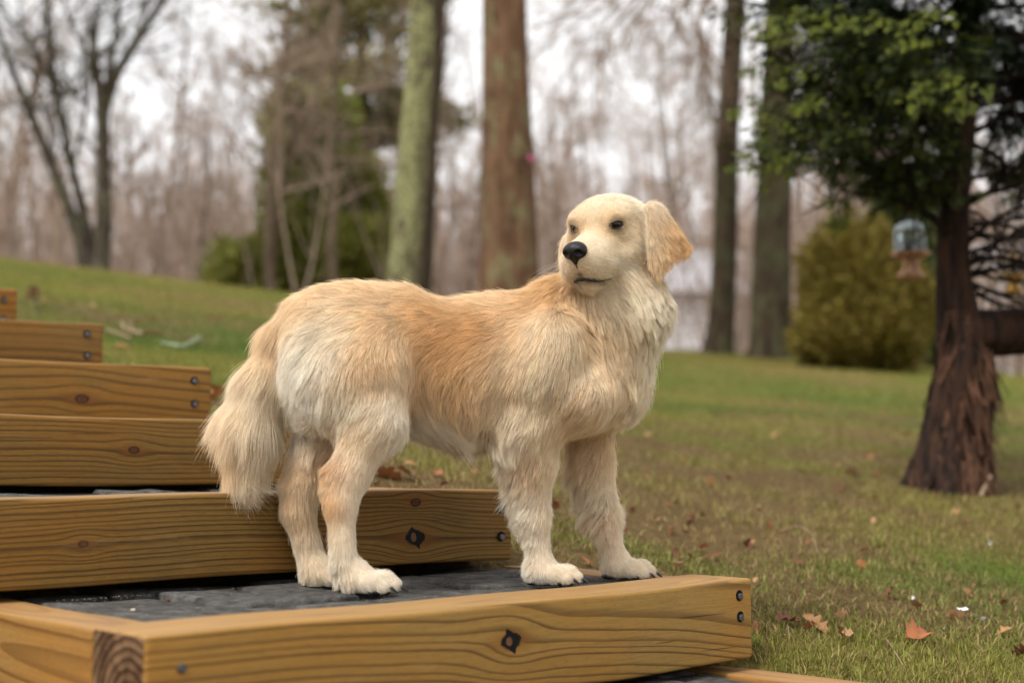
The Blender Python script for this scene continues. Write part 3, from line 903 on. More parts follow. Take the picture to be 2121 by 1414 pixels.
# white pine: plates of needles on level branches
def pine():
    rs = np.random.default_rng(41); Y = 26.0
    base = at(760, 640, Y); root = empty('white_pine', tuple(base)); O = np.array(base)
    tag(root, 'tall brownish green pine whose crown spreads behind the lichen trunk', 'tree', 'evergreens beyond the lawn')
    top = at(740, -260, Y); b = Bag(); big_trunk(b, [base - np.array([0, 0, .2]), (base + top) / 2, top], [.2, .15, .05], 10, 30, 3, .2)
    link_mesh('trunk', b.mesh('trunk', M_GREYB, True, O), root)
    f, w = Bag(), Bag()
    for k in range(64):
        t = rs.uniform(.36, 1); p = base + (top - base) * t
        a = rs.uniform(0, 6.28); L = rs.uniform(1.0, 2.3) * (1.25 - .6 * t)
        d = np.array([math.cos(a), math.sin(a), rs.uniform(-.1, .25)])
        Q, _ = wander(p, d, L, 6, rs, .12, .02); V, Fc = tube(Q, .03 * (1 - .8 * np.linspace(0, 1, 7)), 4); w.add(V, Fc)
        m = 200
        tt_ = rs.uniform(.25, 1.05, m); i = np.minimum((tt_ * 6).astype(int), 5)
        P = Q[i] + (Q[i + 1] - Q[i]) * (tt_ * 6 - i)[:, None] + rs.normal(size=(m, 3)) * np.array([.22, .22, .09])
        D = np.tile(d + np.array([0, 0, .5]), (m, 1))
        u = rs.random((m, 1)); cols = np.array(lin(96, 98, 56)[:3]) * (1 - u) + np.array(lin(150, 138, 92)[:3]) * u
        V, Fc, cc = needles(P, D, .22, rs, cols, .8); f.add(V, Fc, cc)
    link_mesh('branches', w.mesh('branches', M_GREYB, True, O), root); link_mesh('foliage', f.mesh('foliage', M_LEAF, False, O), root)
pine()
# ------------------------------------------------------------------ cedar at the right
CY_ = 5.15
def cedar():
    rs = np.random.default_rng(77)
    base = ground_pt(1962, 1012); Yc = base[1]
    root = empty('cedar_tree', tuple(base)); tag(root, 'cedar with shaggy dark trunk and drooping green sprays at the right edge', 'tree'); O = base
    n = NB('cedar_bark', 0.85, 0.15)
    p = n.coord('Object'); st = n.scale(p, (1, 1, .12))
    a = n.noise(st, 34.0, 5, .65); v = n.noise(n.scale(p, (1, 1, .3)), 9.0, 4, .6)
    c = n.mix(a.ramp(.3, .7), lin(16, 12, 10), lin(66, 46, 35))
    c = n.mix(v.ramp(.5, .72) * .7, c, lin(78, 52, 37)); c = n.mix(n.noise(p, 5.0, 3).ramp(.55, .75) * .6, c, lin(34, 30, 28))
    n.set('Base Color', c); n.bump(a, 1.0, .02); MB_ = n.m
    # trunk
    b = Bag()
    pts = [(1960, 1034, 205), (1960, 1005, 178), (1966, 950, 150), (1976, 880, 126), (1990, 800, 122), (1998, 735, 112), (1990, 660, 84), (1980, 580, 66), (1978, 480, 60), (1985, 360, 56), (1995, 200, 50), (2005, 0, 44), (2010, -200, 36), (2012, -480, 18), (2012, -650, 6)]
    P = [at(x, y, Yc) for x, y, _ in pts]; R = [pr(w, Yc) for *_, w in pts]
    P[0][2] = min(P[0][2], base[2] - .05)
    big_trunk(b, P, R, 30, 110, 4, 0.0, .38)
    link_mesh('trunk', b.mesh('trunk', MB_, True, O), root)
    # sawn-looking big limb to the right
    b = Bag(); LP = [at(x, y, Yc + d) for x, y, d in ((1985, 700, 0), (2040, 690, .0), (2100, 684, .04), (2180, 676, .1), (2290, 640, .2), (2380, 560, .3))]
    big_trunk(b, LP, [pr(96, Yc), pr(100, Yc), pr(98, Yc), pr(92, Yc), pr(70, Yc), pr(40, Yc)], 22, 40, 8, 0, .12)
    link_mesh('limb', b.mesh('limb', MB_, True, O), root)
    # shaggy strips of bark
    b = Bag()
    for k in range(260):
        t = rs.random() ** .8; i = t * 6.2
        j = int(i); c0 = P[j] + (P[j + 1] - P[j]) * (i - j); r0 = R[j] + (R[j + 1] - R[j]) * (i - j)
        th = rs.uniform(0, 6.28); o = np.array([math.cos(th), math.sin(th), 0])
        L = rs.uniform(.06, .30); w = rs.uniform(.004, .016)
        s = np.array([-o[1], o[0], 0]); lean = rs.normal() * .25
        q = []
        for m in range(5):
            f = m / 4; out = 1.02 + .25 * max(0, f - .5) ** 1.5 * rs.uniform(0, 2)
            cc = c0 + o * r0 * out * (1 + .12 * f) + np.array([0, 0, -L * f]) + s * lean * L * f
            q += [cc - s * w * (1 - .6 * f), cc + s * w * (1 - .6 * f) + o * .003]
        q = np.array(q); Fc = np.array([(2 * m, 2 * m + 1, 2 * m + 3, 2 * m + 2) for m in range(4)])
        b.add(q, Fc)
    link_mesh('bark_strips', b.mesh('bark_strips', plain('cedar_strip', lin(80, 56, 42), .85, .15, .45, 14), True, O), root)
    # branches
    w = Bag(); tips = []
    for k in range(128):
        z = rs.uniform(1.12, 3.2); t_ = (z - base[2]) / 3.0
        q0 = np.array([np.interp(z, [p_[2] for p_ in P], [p_[i] for p_ in P]) for i in (0, 1)] + [z])
        a = rs.uniform(0, 6.28); L = rs.uniform(.55, .95) * (1.0 if z < 2.4 else .75)
        d = np.array([math.cos(a), math.sin(a), rs.uniform(.0, .45)])
        Q, _ = wander(q0, d, L, 7, rs, .13, .015); V, Fc = tube(Q, .011 * (1 - .8 * np.linspace(0, 1, 8)) + .0015, 5); w.add(V, Fc)
        for m in range(17):
            i = rs.integers(2, 7); e = d + rs.normal(size=3) * .7; e /= np.linalg.norm(e)
            S, _ = wander(Q[i], e, rs.uniform(.10, .30), 4, rs, .15, -.02); V, Fc = tube(S, .005 * (1 - .7 * np.linspace(0, 1, 5)), 4); w.add(V, Fc)
            tips += [(S[x_], S[x_] - S[x_ - 1], L) for x_ in (1, 2, 3, 4)]
        tips += [(Q[x_], Q[x_] - Q[x_ - 1], L) for x_ in (4, 5, 6, 7)]
    # bare dead twigs low on the right
    for k in range(20):
        q0 = at(1990 + rs.uniform(-5, 20), rs.uniform(420, 620), Yc); d = np.array([1, rs.normal() * .5, rs.uniform(-.35, .45)])
        branches(w, q0, d / np.linalg.norm(d), rs.uniform(.3, .6), .008, 1, rs, 3, (5, 5, 4), 0.0, .0012)
    # long low branch carrying the feeder
    for (x0, y0, x1, y1) in ((1975, 500, 1870, 430), (1980, 560, 2125, 540), (1985, 520, 2140, 420), (1978, 440, 1790, 390), (1978, 470, 1745, 395)):
        A, B_2 = at(x0, y0, Yc), at(x1, y1, Yc - .15); m = (A + B_2) / 2 + np.array([0, 0, .03])
        V, Fc = tube(spline([A, m, B_2], 10), np.linspace(.014, .005, 10), 5); w.add(V, Fc)
        for k in range(4):
            d = rs.normal(size=3); d /= np.linalg.norm(d); branches(w, A + (B_2 - A) * rs.uniform(.3, 1), d, .22, .005, 1, rs, 2, (4, 4), 0, .0012)
    link_mesh('branches', w.mesh('branches', plain('cedar_twig', lin(38, 29, 24), .85, .15, .3, 20), True, O), root)
    # flat fern-like sprays, a coarse and a fine one
    def spray(pairs, gap, wl):
        pv, pf = [], []
        def leaf(p, d, L, w_):
            d = np.array(d) / np.linalg.norm(d); s = np.array([-d[1], d[0], 0]); k = len(pv); p = np.array(p)
            pv.extend([p, p + d * L * .45 + s * w_, p + d * L, p + d * L * .45 - s * w_]); pf.append((k, k + 1, k + 2, k + 3))
        for k in range(pairs):
            t = (k + .5) / (pairs + .5)
            for sd_ in (-1, 1):
                Ls = (.50 * (1 - t) ** .8 + .07) * rs.uniform(.7, 1.1); an = .85 - .35 * t
                d = (math.cos(an), sd_ * math.sin(an), 0); p0 = np.array([t * .85 + .03 * sd_, 0, 0])
                leaf(p0, d, Ls, wl * .8)
                m = int(Ls / gap)
                for j in range(m):
                    q = p0 + np.array(d) * Ls * (j + .8) / (m + .6)
                    for s2 in (-1, 1):
                        a2 = an * sd_ + s2 * .62
                        leaf(q, (math.cos(a2), math.sin(a2), 0), gap * 1.05 * (1 - .4 * j / m), wl)
        leaf((0, 0, 0), (1, 0, 0), 1.0, wl * .7)
        pv = np.array(pv); pf = np.array(pf)
        pv[:, 2] = -.22 * pv[:, 0] ** 2 - .55 * pv[:, 1] ** 2
        return pv, pf
    coarse = spray(4, 9.0, .055)
    f = Bag()
    cen = np.array([P[9][0], P[9][1], 2.25])
    fr = []
    for (q, d, L) in tips:
        if rs.random() < .92: fr.append((q, d))
    extra = []
    for (x, y, dy, ax, ay, sz) in ((2010, 150, -.75, -1, .28, .27), (2050, 165, -.72, -.6, .35, .20), (1975, 20, -.7, -1, .2, .2), (1700, 130, -.3, -1, .25, .2), (1640, 240, -.2, -1, .2, .2), (1600, 215, -.2, -1, .1, .18), (1660, 300, -.2, -1, .4, .2), (1690, 60, -.3, -1, .15, .22), (1650, 40, -.3, -1, .2, .2), (1640, 330, -.1, -.8, .5, .16), (1740, 395, -.15, -.2, 1, .12), (1730, 400, -.12, .1, 1, .12), (1620, 120, -.25, -1, .3, .16), (1720, 190, -.4, -1, .3, .16), (1600, 290, -.2, -1, .3, .14), (1850, 30, -.75, -1, .2, .2), (1780, 15, -.6, -1, .25, .2), (1690, 15, -.5, -1, .2, .18), (1920, 60, -.75, -1, .3, .17), (1580, 330, -.2, -1, .2, .13)):
        extra.append((at(x, y, Yc + dy), np.array([ax, -.35, -ay]), sz))
    sprigs = []
    for (q, d, sz) in extra:                                   # bright young fans: many small sprigs along a drooping axis
        d = d / np.linalg.norm(d); s = np.cross([0, -.6, .8], d); s /= np.linalg.norm(s); sz *= .95
        for _ in range(34):
            t = rs.random() ** .8; sd_ = rs.choice((-1, 1)); o_ = rs.random() * (1 - t * .8) * .42
            p_ = q + d * t * sz + s * sd_ * o_ * sz + np.array([0, 0, -.22 * sz * (t * t + o_)])
            sprigs.append((p_, d * .7 + s * sd_ * .65 + np.array([0, 0, -.35]), rs.uniform(.028, .05)))
    extra = sprigs
    allp = [(q + rs.normal(size=3) * .022, d + rs.normal(size=3) * .03, None) for q, d in fr for _ in range(4)] + extra
    def seen_at(q):
        v = q - CAMP; dz = v @ CF; return CX + F_PX * v[0] / dz, CY - F_PX * (v @ CU) / dz
    for (q, d, sz) in allp:
        if sz is None:
            sx, sy = seen_at(q)
            if sy > np.interp(sx, [1560, 1640, 1700, 1745, 1800, 1900, 1960, 2010, 2121], [300, 345, 370, 405, 425, 440, 470, 450, 400]) + rs.normal() * 10: continue
        o = q - cen; o /= np.linalg.norm(o) + 1e-9
        if sz is None:
            d = d / (np.linalg.norm(d) + 1e-9) + o * .5 + rs.normal(size=3) * .3 + np.array([0, 0, -.12]); L = rs.uniform(.035, .075)
        else: L = sz; d = d + rs.normal(size=3) * .25
        d = d / np.linalg.norm(d); pv, pf = coarse
        up = np.array([0, 0, 1.0] if sz is None else [.1, -.6, .8]) + rs.normal(size=3) * (.65 if sz is None else .4); s = np.cross(up, d); s /= np.linalg.norm(s); u_ = np.cross(d, s)
        V = q + L * (pv[:, :1] * d + pv[:, 1:2] * s * 1.15 + pv[:, 2:] * u_)
        rad_ = np.linalg.norm((q - cen) / np.array([.85, .85, 1.2]))
        young = np.clip((rad_ - .62) * 1.6, 0, 1) * rs.uniform(.05, .55) if sz is None else rs.uniform(.25, .9)
        tip = np.clip(pv[:, 0] * .8 + np.abs(pv[:, 1]) * .8, 0, 1)[:, None]
        base_c = np.array(lin(20, 32, 15)[:3]) * (1 - young) + np.array(lin(66, 86, 28)[:3]) * young
        tip_c = np.array(lin(28, 42, 19)[:3]) * (1 - young) + np.array(lin(150, 152, 44)[:3]) * young
        f.add(V, pf, base_c * (1 - tip) + tip_c * tip)
    link_mesh('crown', f.mesh('crown', M_LEAF, False, O), root)
    # exposed roots and a stick leaning at the foot
    b = Bag()
    for (x, y, x1, y1, r_) in ((1922, 985, 1872, 992, 16), (1940, 1010, 1905, 1022, 16), (2010, 1015, 2045, 1028, 16), (1965, 1018, 1960, 1032, 14)):
        A = at(x, y - 40, Yc - .03); B_2 = ground_pt(x1, y1); B_2[2] -= .02
        V, Fc = tube(spline([A, (A + B_2) / 2 + np.array([0, 0, .01]), B_2], 8), np.linspace(pr(40, Yc), pr(14, Yc), 8), 8); b.add(V, Fc)
    link_mesh('roots', b.mesh('roots', MB_, True, O), root)
    return root, Yc
cedar_root, CED_Y = cedar()
def stick(name, label, pts, r0, r1, mat, group='sticks and stems on the ground', cat='twig', side=()):
    b = Bag(); P = spline(pts, 14); V, Fc = tube(P, np.linspace(r0, r1, 14), 7); b.add(V, Fc)
    for t, d, L in side:
        q = P[int(t * 13)]; V, Fc = tube(np.array([q, q + np.array(d) * L * .6, q + np.array(d) * L + np.array([0, 0, .004])]), np.array([r1, r1 * .8, r1 * .4]), 5); b.add(V, Fc)
    o = link_mesh(name, b.mesh(name, mat, True, P[0]), None, tuple(P[0])); tag(o, label, cat, group); return o
M_STICK = plain('dry_stick', lin(140, 118, 96), .85, .15, .35, 40)
M_LSTICK = plain('lichen_stick', lin(134, 142, 118), .9, .1, .35, 50)
def gp(px, py, dz=0.0):
    q = ground_pt(px, py); q[2] += dz; return q
stick('dead_branch', 'pale stick leaning against the foot of the cedar trunk', [gp(2030, 1030, .0), at(2052, 985, CED_Y - .1)], .010, .006, M_STICK)
stick('lichen_twig', 'grey-green lichen covered twig on the lawn near the dog tail', [gp(336, 718, .015), gp(362, 724, .02), gp(380, 726, .02), gp(414, 712, .03)], .006, .009, M_LSTICK)
stick('fallen_twig', 'crooked fallen twig just right of the second highest step', [gp(250, 680, .03), gp(262, 690, .02), gp(280, 697, .02), gp(300, 705, .03)], .006, .009, M_STICK, side=((.6, (-.2, .1, .9), .05),))
stick('thin_fallen_twig', 'straight thin twig touching the end of the second highest step', [gp(222, 692, .02), gp(245, 700, .02), gp(272, 710, .02)], .006, .005, M_STICK)
stick('grass_stalk', 'curved dry stalk lying in the grass right of the dog paws', [gp(1615, 1108, .01), gp(1650, 1112, .03), gp(1680, 1128, .03), gp(1694, 1152, .01)], .0016, .0012, M_STICK)
stick('thin_stalk', 'thin dry stalk in the grass near the bottom edge', [gp(1838, 1336, .01), gp(1850, 1360, .015), gp(1878, 1400, .01)], .0016, .001, M_STICK)
ws = gp(82, 662)
wpts = [ws, ws + np.array([-.012, 0, .05]), ws + np.array([-.03, 0, .12])]
wr = empty('dried_weed', tuple(ws)); tag(wr, 'dried weed stalk with brown seed head behind the upper risers', 'weed')
V, Fc = tube(spline(wpts, 8), np.linspace(.005, .003, 8), 5); b = Bag(); b.add(V, Fc); link_mesh('stalk', b.mesh('stalk', plain('weed_stalk', lin(86, 80, 70), .9), True, ws), wr)
b = Bag(); rs = np.random.default_rng(3)
V, Fc, cc = needles(np.tile(wpts[2], (60, 1)) + rs.normal(size=(60, 3)) * .014, np.tile([[0, 0, .6]], (60, 1)), .03, rs, np.tile([lin(120, 84, 62)[:3]], (60, 1)), .9); b.add(V, Fc, cc)
link_mesh('seed_head', b.mesh('seed_head', M_LEAF, False, ws), wr)

# ------------------------------------------------------------------ bird feeders
def ringmesh(prof, seg, mat, name, origin=(0, 0, 0), smooth=True):
    th = np.arange(seg) / seg * 2 * math.pi
    V = np.concatenate([np.stack([r * np.cos(th), r * np.sin(th), np.full(seg, z)], 1) for r, z in prof])
    s = np.arange(seg); s1 = (s + 1) % seg; i = np.arange(len(prof) - 1)[:, None] * seg
    Fc = np.stack([i + s, i + s1, i + seg + s1, i + seg + s], -1).reshape(-1, 4)
    return mesh_np(name, V, Fc, mat, smooth)
M_FBLUE = plain('feeder_blue', lin(190, 202, 206), .6, .2, .08, 10); M_TERRA = plain('feeder_terracotta', lin(184, 142, 112), .7, .3, .15, 30); M_FY = plain('feeder_yellow', lin(206, 160, 76), .45, .3, .1, 20)
M_SEED = plain('feeder_seed', lin(60, 50, 38), .9, .1, .5, 300)
n = NB('feeder_glass', .1, .5); n.set('Base Color', lin(190, 206, 212)); n.b.inputs['Transmission Weight'].default_value = .75; M_FGL = n.m
def feeder(name, label, px, py0, py1, Y, roof, tray, hook):
    top, bot = at(px, py0, Y), at(px, py1, Y); H = top[2] - bot[2]
    r = empty(name, tuple(bot)); tag(r, label, 'bird feeder', 'hanging bird feeders'); k = H / 115.0
    link_mesh('roof', ringmesh([(.001, 115 * k), (14 * k, 113 * k), (26 * k, 107 * k), (33 * k, 97 * k), (34 * k, 94 * k), (31 * k, 93 * k), (.001, 93 * k)], 24, roof, 'roof'), r)
    link_mesh('hopper', ringmesh([(30 * k, 50 * k), (28 * k, 93 * k)], 8, M_FGL, 'hopper', smooth=False), r)
    for a in range(8):
        th = a / 8 * 2 * math.pi
        V, Fc = tube(np.array([[30 * k * math.cos(th), 30 * k * math.sin(th), 50 * k], [29 * k * math.cos(th), 29 * k * math.sin(th), 93 * k]]), np.array([2.6 * k, 2.6 * k]), 5)
        link_mesh('frame_bar', mesh_np('frame_bar', V, Fc, roof, True), r)
    link_mesh('seed', ringmesh([(.001, 78 * k), (15 * k, 74 * k), (24 * k, 52 * k), (.001, 51 * k)], 16, M_SEED, 'seed'), r)
    link_mesh('tray', ringmesh([(.001, 40 * k), (26 * k, 40 * k), (37 * k, 46 * k), (38 * k, 52 * k), (35 * k, 53 * k), (30 * k, 49 * k), (.001, 48 * k)], 24, tray, 'tray'), r)
    link_mesh('pedestal', ringmesh([(.001, 0), (25 * k, 0), (27 * k, 8 * k), (17 * k, 18 * k), (14 * k, 32 * k), (20 * k, 40 * k), (.001, 40.5 * k)], 20, tray, 'pedestal'), r)
    V, Fc = tube(np.array([[0, 0, 113 * k], [0, 0, 113 * k + hook]]), np.array([.0015, .0015]), 5); link_mesh('wire', mesh_np('wire', V, Fc, M_BOLT, True), r)
    return r
feeder('bird_feeder', 'pale blue hanging feeder with terracotta base left of the cedar trunk', 1887, 458, 577, 5.9, M_FBLUE, M_TERRA, .25)
feeder('bird_feeder', 'yellow hanging feeder cut off at the right edge behind cedar twigs', 2100, 528, 606, 6.2, M_FY, M_FY, .25)

# ------------------------------------------------------------------ far houses
M_SIDING = plain('pale_siding', lin(226, 224, 224), .7, .2, .06, 2); M_ROOF = plain('grey_roof', lin(158, 154, 156), .8, .2, .1, 3); M_DARKW = plain('window_dark', lin(70, 74, 82), .2, .5)
def box(x0, x1, y0, y1, z0, z1):
    V = np.array([[x, y, z] for z in (z0, z1) for y in (y0, y1) for x in (x0, x1)], float)
    return V, np.array([(0, 2, 3, 1), (4, 5, 7, 6), (0, 1, 5, 4), (2, 6, 7, 3), (0, 4, 6, 2), (1, 3, 7, 5)])
def house(label, px, py, Y, w, d, h, rz):
    b = at(px, py, Y); b[2] -= .6
    r = empty('far_house', tuple(b), rz); tag(r, label, 'house', 'far houses beyond the wood')
    link_mesh('wall', mesh_np('wall', *box(-w / 2, w / 2, 0, d, 0, h + .6), M_SIDING), r)
    V = np.array([[-w / 2 - .3, -.4, h + .5], [w / 2 + .3, -.4, h + .5], [w / 2 + .3, d + .4, h + .5], [-w / 2 - .3, d + .4, h + .5], [-w / 2 - .3, d / 2, h + 2.2], [w / 2 + .3, d / 2, h + 2.2]])
    link_mesh('roof', mesh_np('roof', V, [np.array([(0, 1, 5, 4), (2, 3, 4, 5), (0, 3, 2, 1)]), np.array([(0, 4, 3), (1, 2, 5)])], M_ROOF), r)
    k = max(2, int(w / 2.2))
    for i in range(k):
        x = -w / 2 + w * (i + .5) / k
        fr_ = link_mesh('window', mesh_np('window', *box(x - .35, x + .35, -.05, .02, 1.5, 2.3), M_SIDING), r)
        link_mesh('pane', mesh_np('pane', *box(x - .26, x + .26, -.07, -.052, 1.6, 2.2), M_DARKW), fr_)
    link_mesh('door', mesh_np('door', *box(w / 2 - 1.0, w / 2 - .3, -.06, .02, .6, 2.4), M_DARKW), r)
house('pale grey far house seen just right of the dog chest', 1425, 735, 40, 4.6, 5, 1.9, .1)
house('pale far house glimpsed right of the cedar trunk', 2110, 745, 52, 8, 6, 3.4, -.1)

# ------------------------------------------------------------------ lawn
def patches(x, y):
    P = np.stack([x, y, 0 * x], 1)
    a = wob(P, .55, 51)[:, 0] * .5 + wob(P, 1.6, 52)[:, 0] * .4 + wob(P, 5.0, 53)[:, 0] * .3
    b = wob(P, .9, 54)[:, 1] * .7 + wob(P, 3.2, 55)[:, 0] * .55 + wob(P, 9.0, 56)[:, 0] * .4
    return a, b
n_bl = 235000
rs = np.random.default_rng(60)
ph = np.where(rs.random(n_bl * 2) < .86, rs.uniform(-.40, .40, n_bl * 2), rs.uniform(-.62, .62, n_bl * 2)); r = 1.9 * (19.0 / 1.9) ** (rs.random(n_bl * 2) ** .92)
x, y = r * np.sin(ph), r * np.cos(ph)
u, v = x * US[0] + y * US[1], x * VS[0] + y * VS[1]
edge = np.interp(v, [1.0, 1.6, 2.1, 2.6, 3.1, 3.6, 4.2, 5.0], [2.0, 1.99, 1.97, 1.86, 1.80, 1.74, 1.69, 1.66])
ok = (u > edge) | (v > 5.0)
ok &= ~((u < edge + .0) & (v < 5.0))
ok &= np.hypot(x - cedar_root.location[0], y - cedar_root.location[1]) > .22
a_, b_ = patches(x, y)
ok &= rs.random(len(x)) < np.clip(1.0 - np.maximum(b_ - .3, 0) * .9, .12, 1)
k = np.flatnonzero(ok)[:n_bl]
x, y, r, a_, b_ = x[k], y[k], r[k], a_[k], b_[k]
z = ground_z(x, y); nb = len(x)
big = np.clip(r / 5.0, 1.0, 3.0)
h = rs.uniform(.010, .031, nb) * (1 + .25 * a_) * big ** .3
w = rs.uniform(.0008, .0016, nb) * big ** .9
th = rs.uniform(0, 6.28, nb); ln = np.abs(rs.normal(size=nb)) * .75 + .15
d = np.stack([np.cos(th), np.sin(th)], 1); s = np.stack([-np.sin(th), np.cos(th), np.zeros(nb)], 1)
P0 = np.stack([x, y, z - .004], 1)
def ptb(t): return P0 + np.concatenate([d * (h * ln * t ** 1.7)[:, None], (h * (t - .25 * np.clip(ln, 0, 1.4) * t * t))[:, None]], 1)
V = np.stack([P0 - s * w[:, None], P0 + s * w[:, None], ptb(.55) + s * w[:, None] * .8, ptb(.55) - s * w[:, None] * .8, ptb(1.0)], 1).reshape(-1, 3)
i5 = (np.arange(nb) * 5)[:, None]
Fq = i5 + np.array([[0, 1, 2, 3]]); Ft = i5 + np.array([[3, 2, 4]])
green, olive, straw, brown = (np.array(lin(*c)[:3]) for c in ((88, 112, 40), (128, 128, 58), (176, 156, 102), (122, 96, 66)))
t1 = np.clip(.5 + a_ * .9 + rs.normal(size=nb) * .22, 0, 1)[:, None]
c = green * (1 - t1) + olive * t1
dead = rs.random(nb) < np.clip(.27 + .34 * b_ + .10 * a_, .04, .85)
c[dead] = straw * rs.uniform(.55, 1.0, (dead.sum(), 1))
br = rs.random(nb) < np.clip(.10 + .2 * b_, 0, .4)
c[br] = brown * rs.uniform(.6, 1.1, (br.sum(), 1))
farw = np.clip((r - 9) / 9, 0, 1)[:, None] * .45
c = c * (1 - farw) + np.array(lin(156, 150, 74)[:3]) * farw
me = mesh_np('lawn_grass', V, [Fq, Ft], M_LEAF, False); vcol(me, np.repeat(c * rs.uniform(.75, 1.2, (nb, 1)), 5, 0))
lawn = link_mesh('lawn_grass', me); tag(lawn, 'short worn lawn grass mixed with straw blades', 'grass', kind='stuff')
# the soil takes its patches from the same map
gt = np.stack([GX.ravel(), GY.ravel()], 1); a_, b_ = patches(gt[:, 0], gt[:, 1])
t1 = np.clip(.5 + a_ * .8, 0, 1)[:, None]; t2 = np.clip(.42 + b_ * .6, 0, .9)[:, None]
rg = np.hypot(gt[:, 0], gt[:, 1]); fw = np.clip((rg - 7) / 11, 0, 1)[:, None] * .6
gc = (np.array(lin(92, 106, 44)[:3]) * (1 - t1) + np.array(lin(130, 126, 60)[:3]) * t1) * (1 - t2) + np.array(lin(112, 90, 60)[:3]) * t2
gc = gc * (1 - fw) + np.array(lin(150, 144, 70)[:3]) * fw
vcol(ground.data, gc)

PAVE_Z0 = -0.006
# ------------------------------------------------------------------ fallen leaves
M_DRY = leafy('dry_leaf', (.7, .66, .62, 1), (1.15, 1.1, 1.05, 1), .7, .15)
def leaf_mesh(seed, c):
    r_ = np.random.default_rng(seed); m = 13
    t = np.linspace(0, 1, m); wdt = (.34 * np.sin(math.pi * np.clip(t * 1.02, 0, 1)) ** .7) * (1 + .42 * np.sin(t * 22 + r_.uniform(0, 6))) + .012
    cu = r_.uniform(-1.2, 1.2); ct = r_.uniform(.2, 1.3)
    xx = t - .5
    L_ = np.stack([xx, wdt, ct * wdt ** 2 + cu * .25 * xx ** 2 + .05 * np.sin(t * 9 + seed)], 1); M_ = np.stack([xx, 0 * t, cu * .25 * xx ** 2], 1); R_ = np.stack([xx, -wdt * r_.uniform(.7, 1.1), ct * r_.uniform(.3, 1.5) * wdt ** 2 + cu * .25 * xx ** 2], 1)
    V = np.concatenate([L_, M_, R_]); V[:, 2] -= V[:, 2].min()
    i = np.arange(m - 1)
    Fc = np.concatenate([np.stack([i, i + 1, i + 1 + m, i + m], 1), np.stack([i + m, i + 1 + m, i + 1 + 2 * m, i + 2 * m], 1)])
    me = mesh_np('fallen_leaf', V, Fc, M_DRY, True); vcol(me, np.tile(np.array(lin(*c)[:3]), (3 * m, 1)) * r_.uniform(.8, 1.2, (3 * m, 1)))
    return me
LC = [(150, 98, 62), (168, 128, 90), (122, 76, 52), (146, 106, 74), (176, 140, 104), (112, 78, 56), (162, 104, 70), (110, 72, 56)]
LM = [leaf_mesh(200 + i, LC[i % 8]) for i in range(16)]
def drop(px, py, size, kind, label, group, tilt=.5, rs=np.random.default_rng(9)):
    q = ground_pt(px, py)
    o = link_mesh('fallen_leaf', LM[kind % 16], None, (q[0], q[1], q[2] + .012)); o.scale = (size, size, size)
    o.rotation_euler = (rs.normal() * tilt, rs.normal() * tilt, rs.uniform(0, 6.28)); tag(o, label, 'leaf', group); return o
for px, py, s_, k, lb in (
  (1898, 1330, .066, 6, 'large bright orange curled leaf in the grass near the bottom right'),
  (1692, 1306, .056, 1, 'tan ragged leaf right of the reddish leaf near the timber end'),
  (1632, 1298, .055, 7, 'reddish leaf in the grass just right of the bolted timber end'),
  (1848, 1242, .055, 5, 'dark brown arched leaf standing up in the grass on the right'),
  (1740, 1326, .045, 2, 'dull brown leaf between the tan and the bright orange leaf'),
  (1404, 1182, .05, 4, 'tan leaf lying just beyond the timber right of the far front paw'),
  (1148, 1062, .05, 2, 'brown leaf seen between the dog front legs'),
  (452, 836, .12, 6, 'big orange oak leaf at the riser end beside the dog tail'),
  (462, 858, .10, 5, 'brown curled leaf under the orange leaf beside the tail'),
  (802, 992, .09, 0, 'orange leaf below the dog belly next to the hind leg'),
  (842, 994, .08, 3, 'second leaf below the dog belly, right of the one by the leg'),
  (1608, 906, .08, 4, 'pale tan leaf alone on the lawn beyond the dog chest'),
  (318, 694, .10, 4, 'tan leaf between the fallen twigs and the lichen twig'),
  (256, 726, .09, 1, 'small tan leaf right of the second highest riser end'),
  (1765, 985, .09, 1, 'tan leaf on the lawn left of the cedar foot')):
    drop(px, py, s_, k, lb, 'single leaves on the lawn')
rs = np.random.default_rng(70); cnt = 0
for i in range(900):
    px = rs.uniform(0, 2121); py = rs.uniform(620, 1400)
    q = ground_pt(px, py)
    u_, v_ = q[0] * US[0] + q[1] * US[1], q[0] * VS[0] + q[1] * VS[1]
    if v_ < 5 and u_ < np.interp(v_, [1.6, 2.1, 2.6, 3.1, 3.6, 4.2], [2.02, 1.95, 1.87, 1.8, 1.74, 1.7]): continue
    if math.hypot(q[0], q[1]) > 13: continue
    _, bb = patches(np.array([q[0]]), np.array([q[1]]))
    if rs.random() > .45 + .5 * bb[0]: continue
    side = 'left' if px < 560 else 'right'
    drop(px, py, rs.uniform(.018, .042), int(rs.integers(0, 16)), 'small dry brown leaf scattered on the lawn ' + ('beside the upper risers' if side == 'left' else 'right of the dog'), 'small dry leaves, ' + side, .6)
    cnt += 1
    if cnt > 170: break
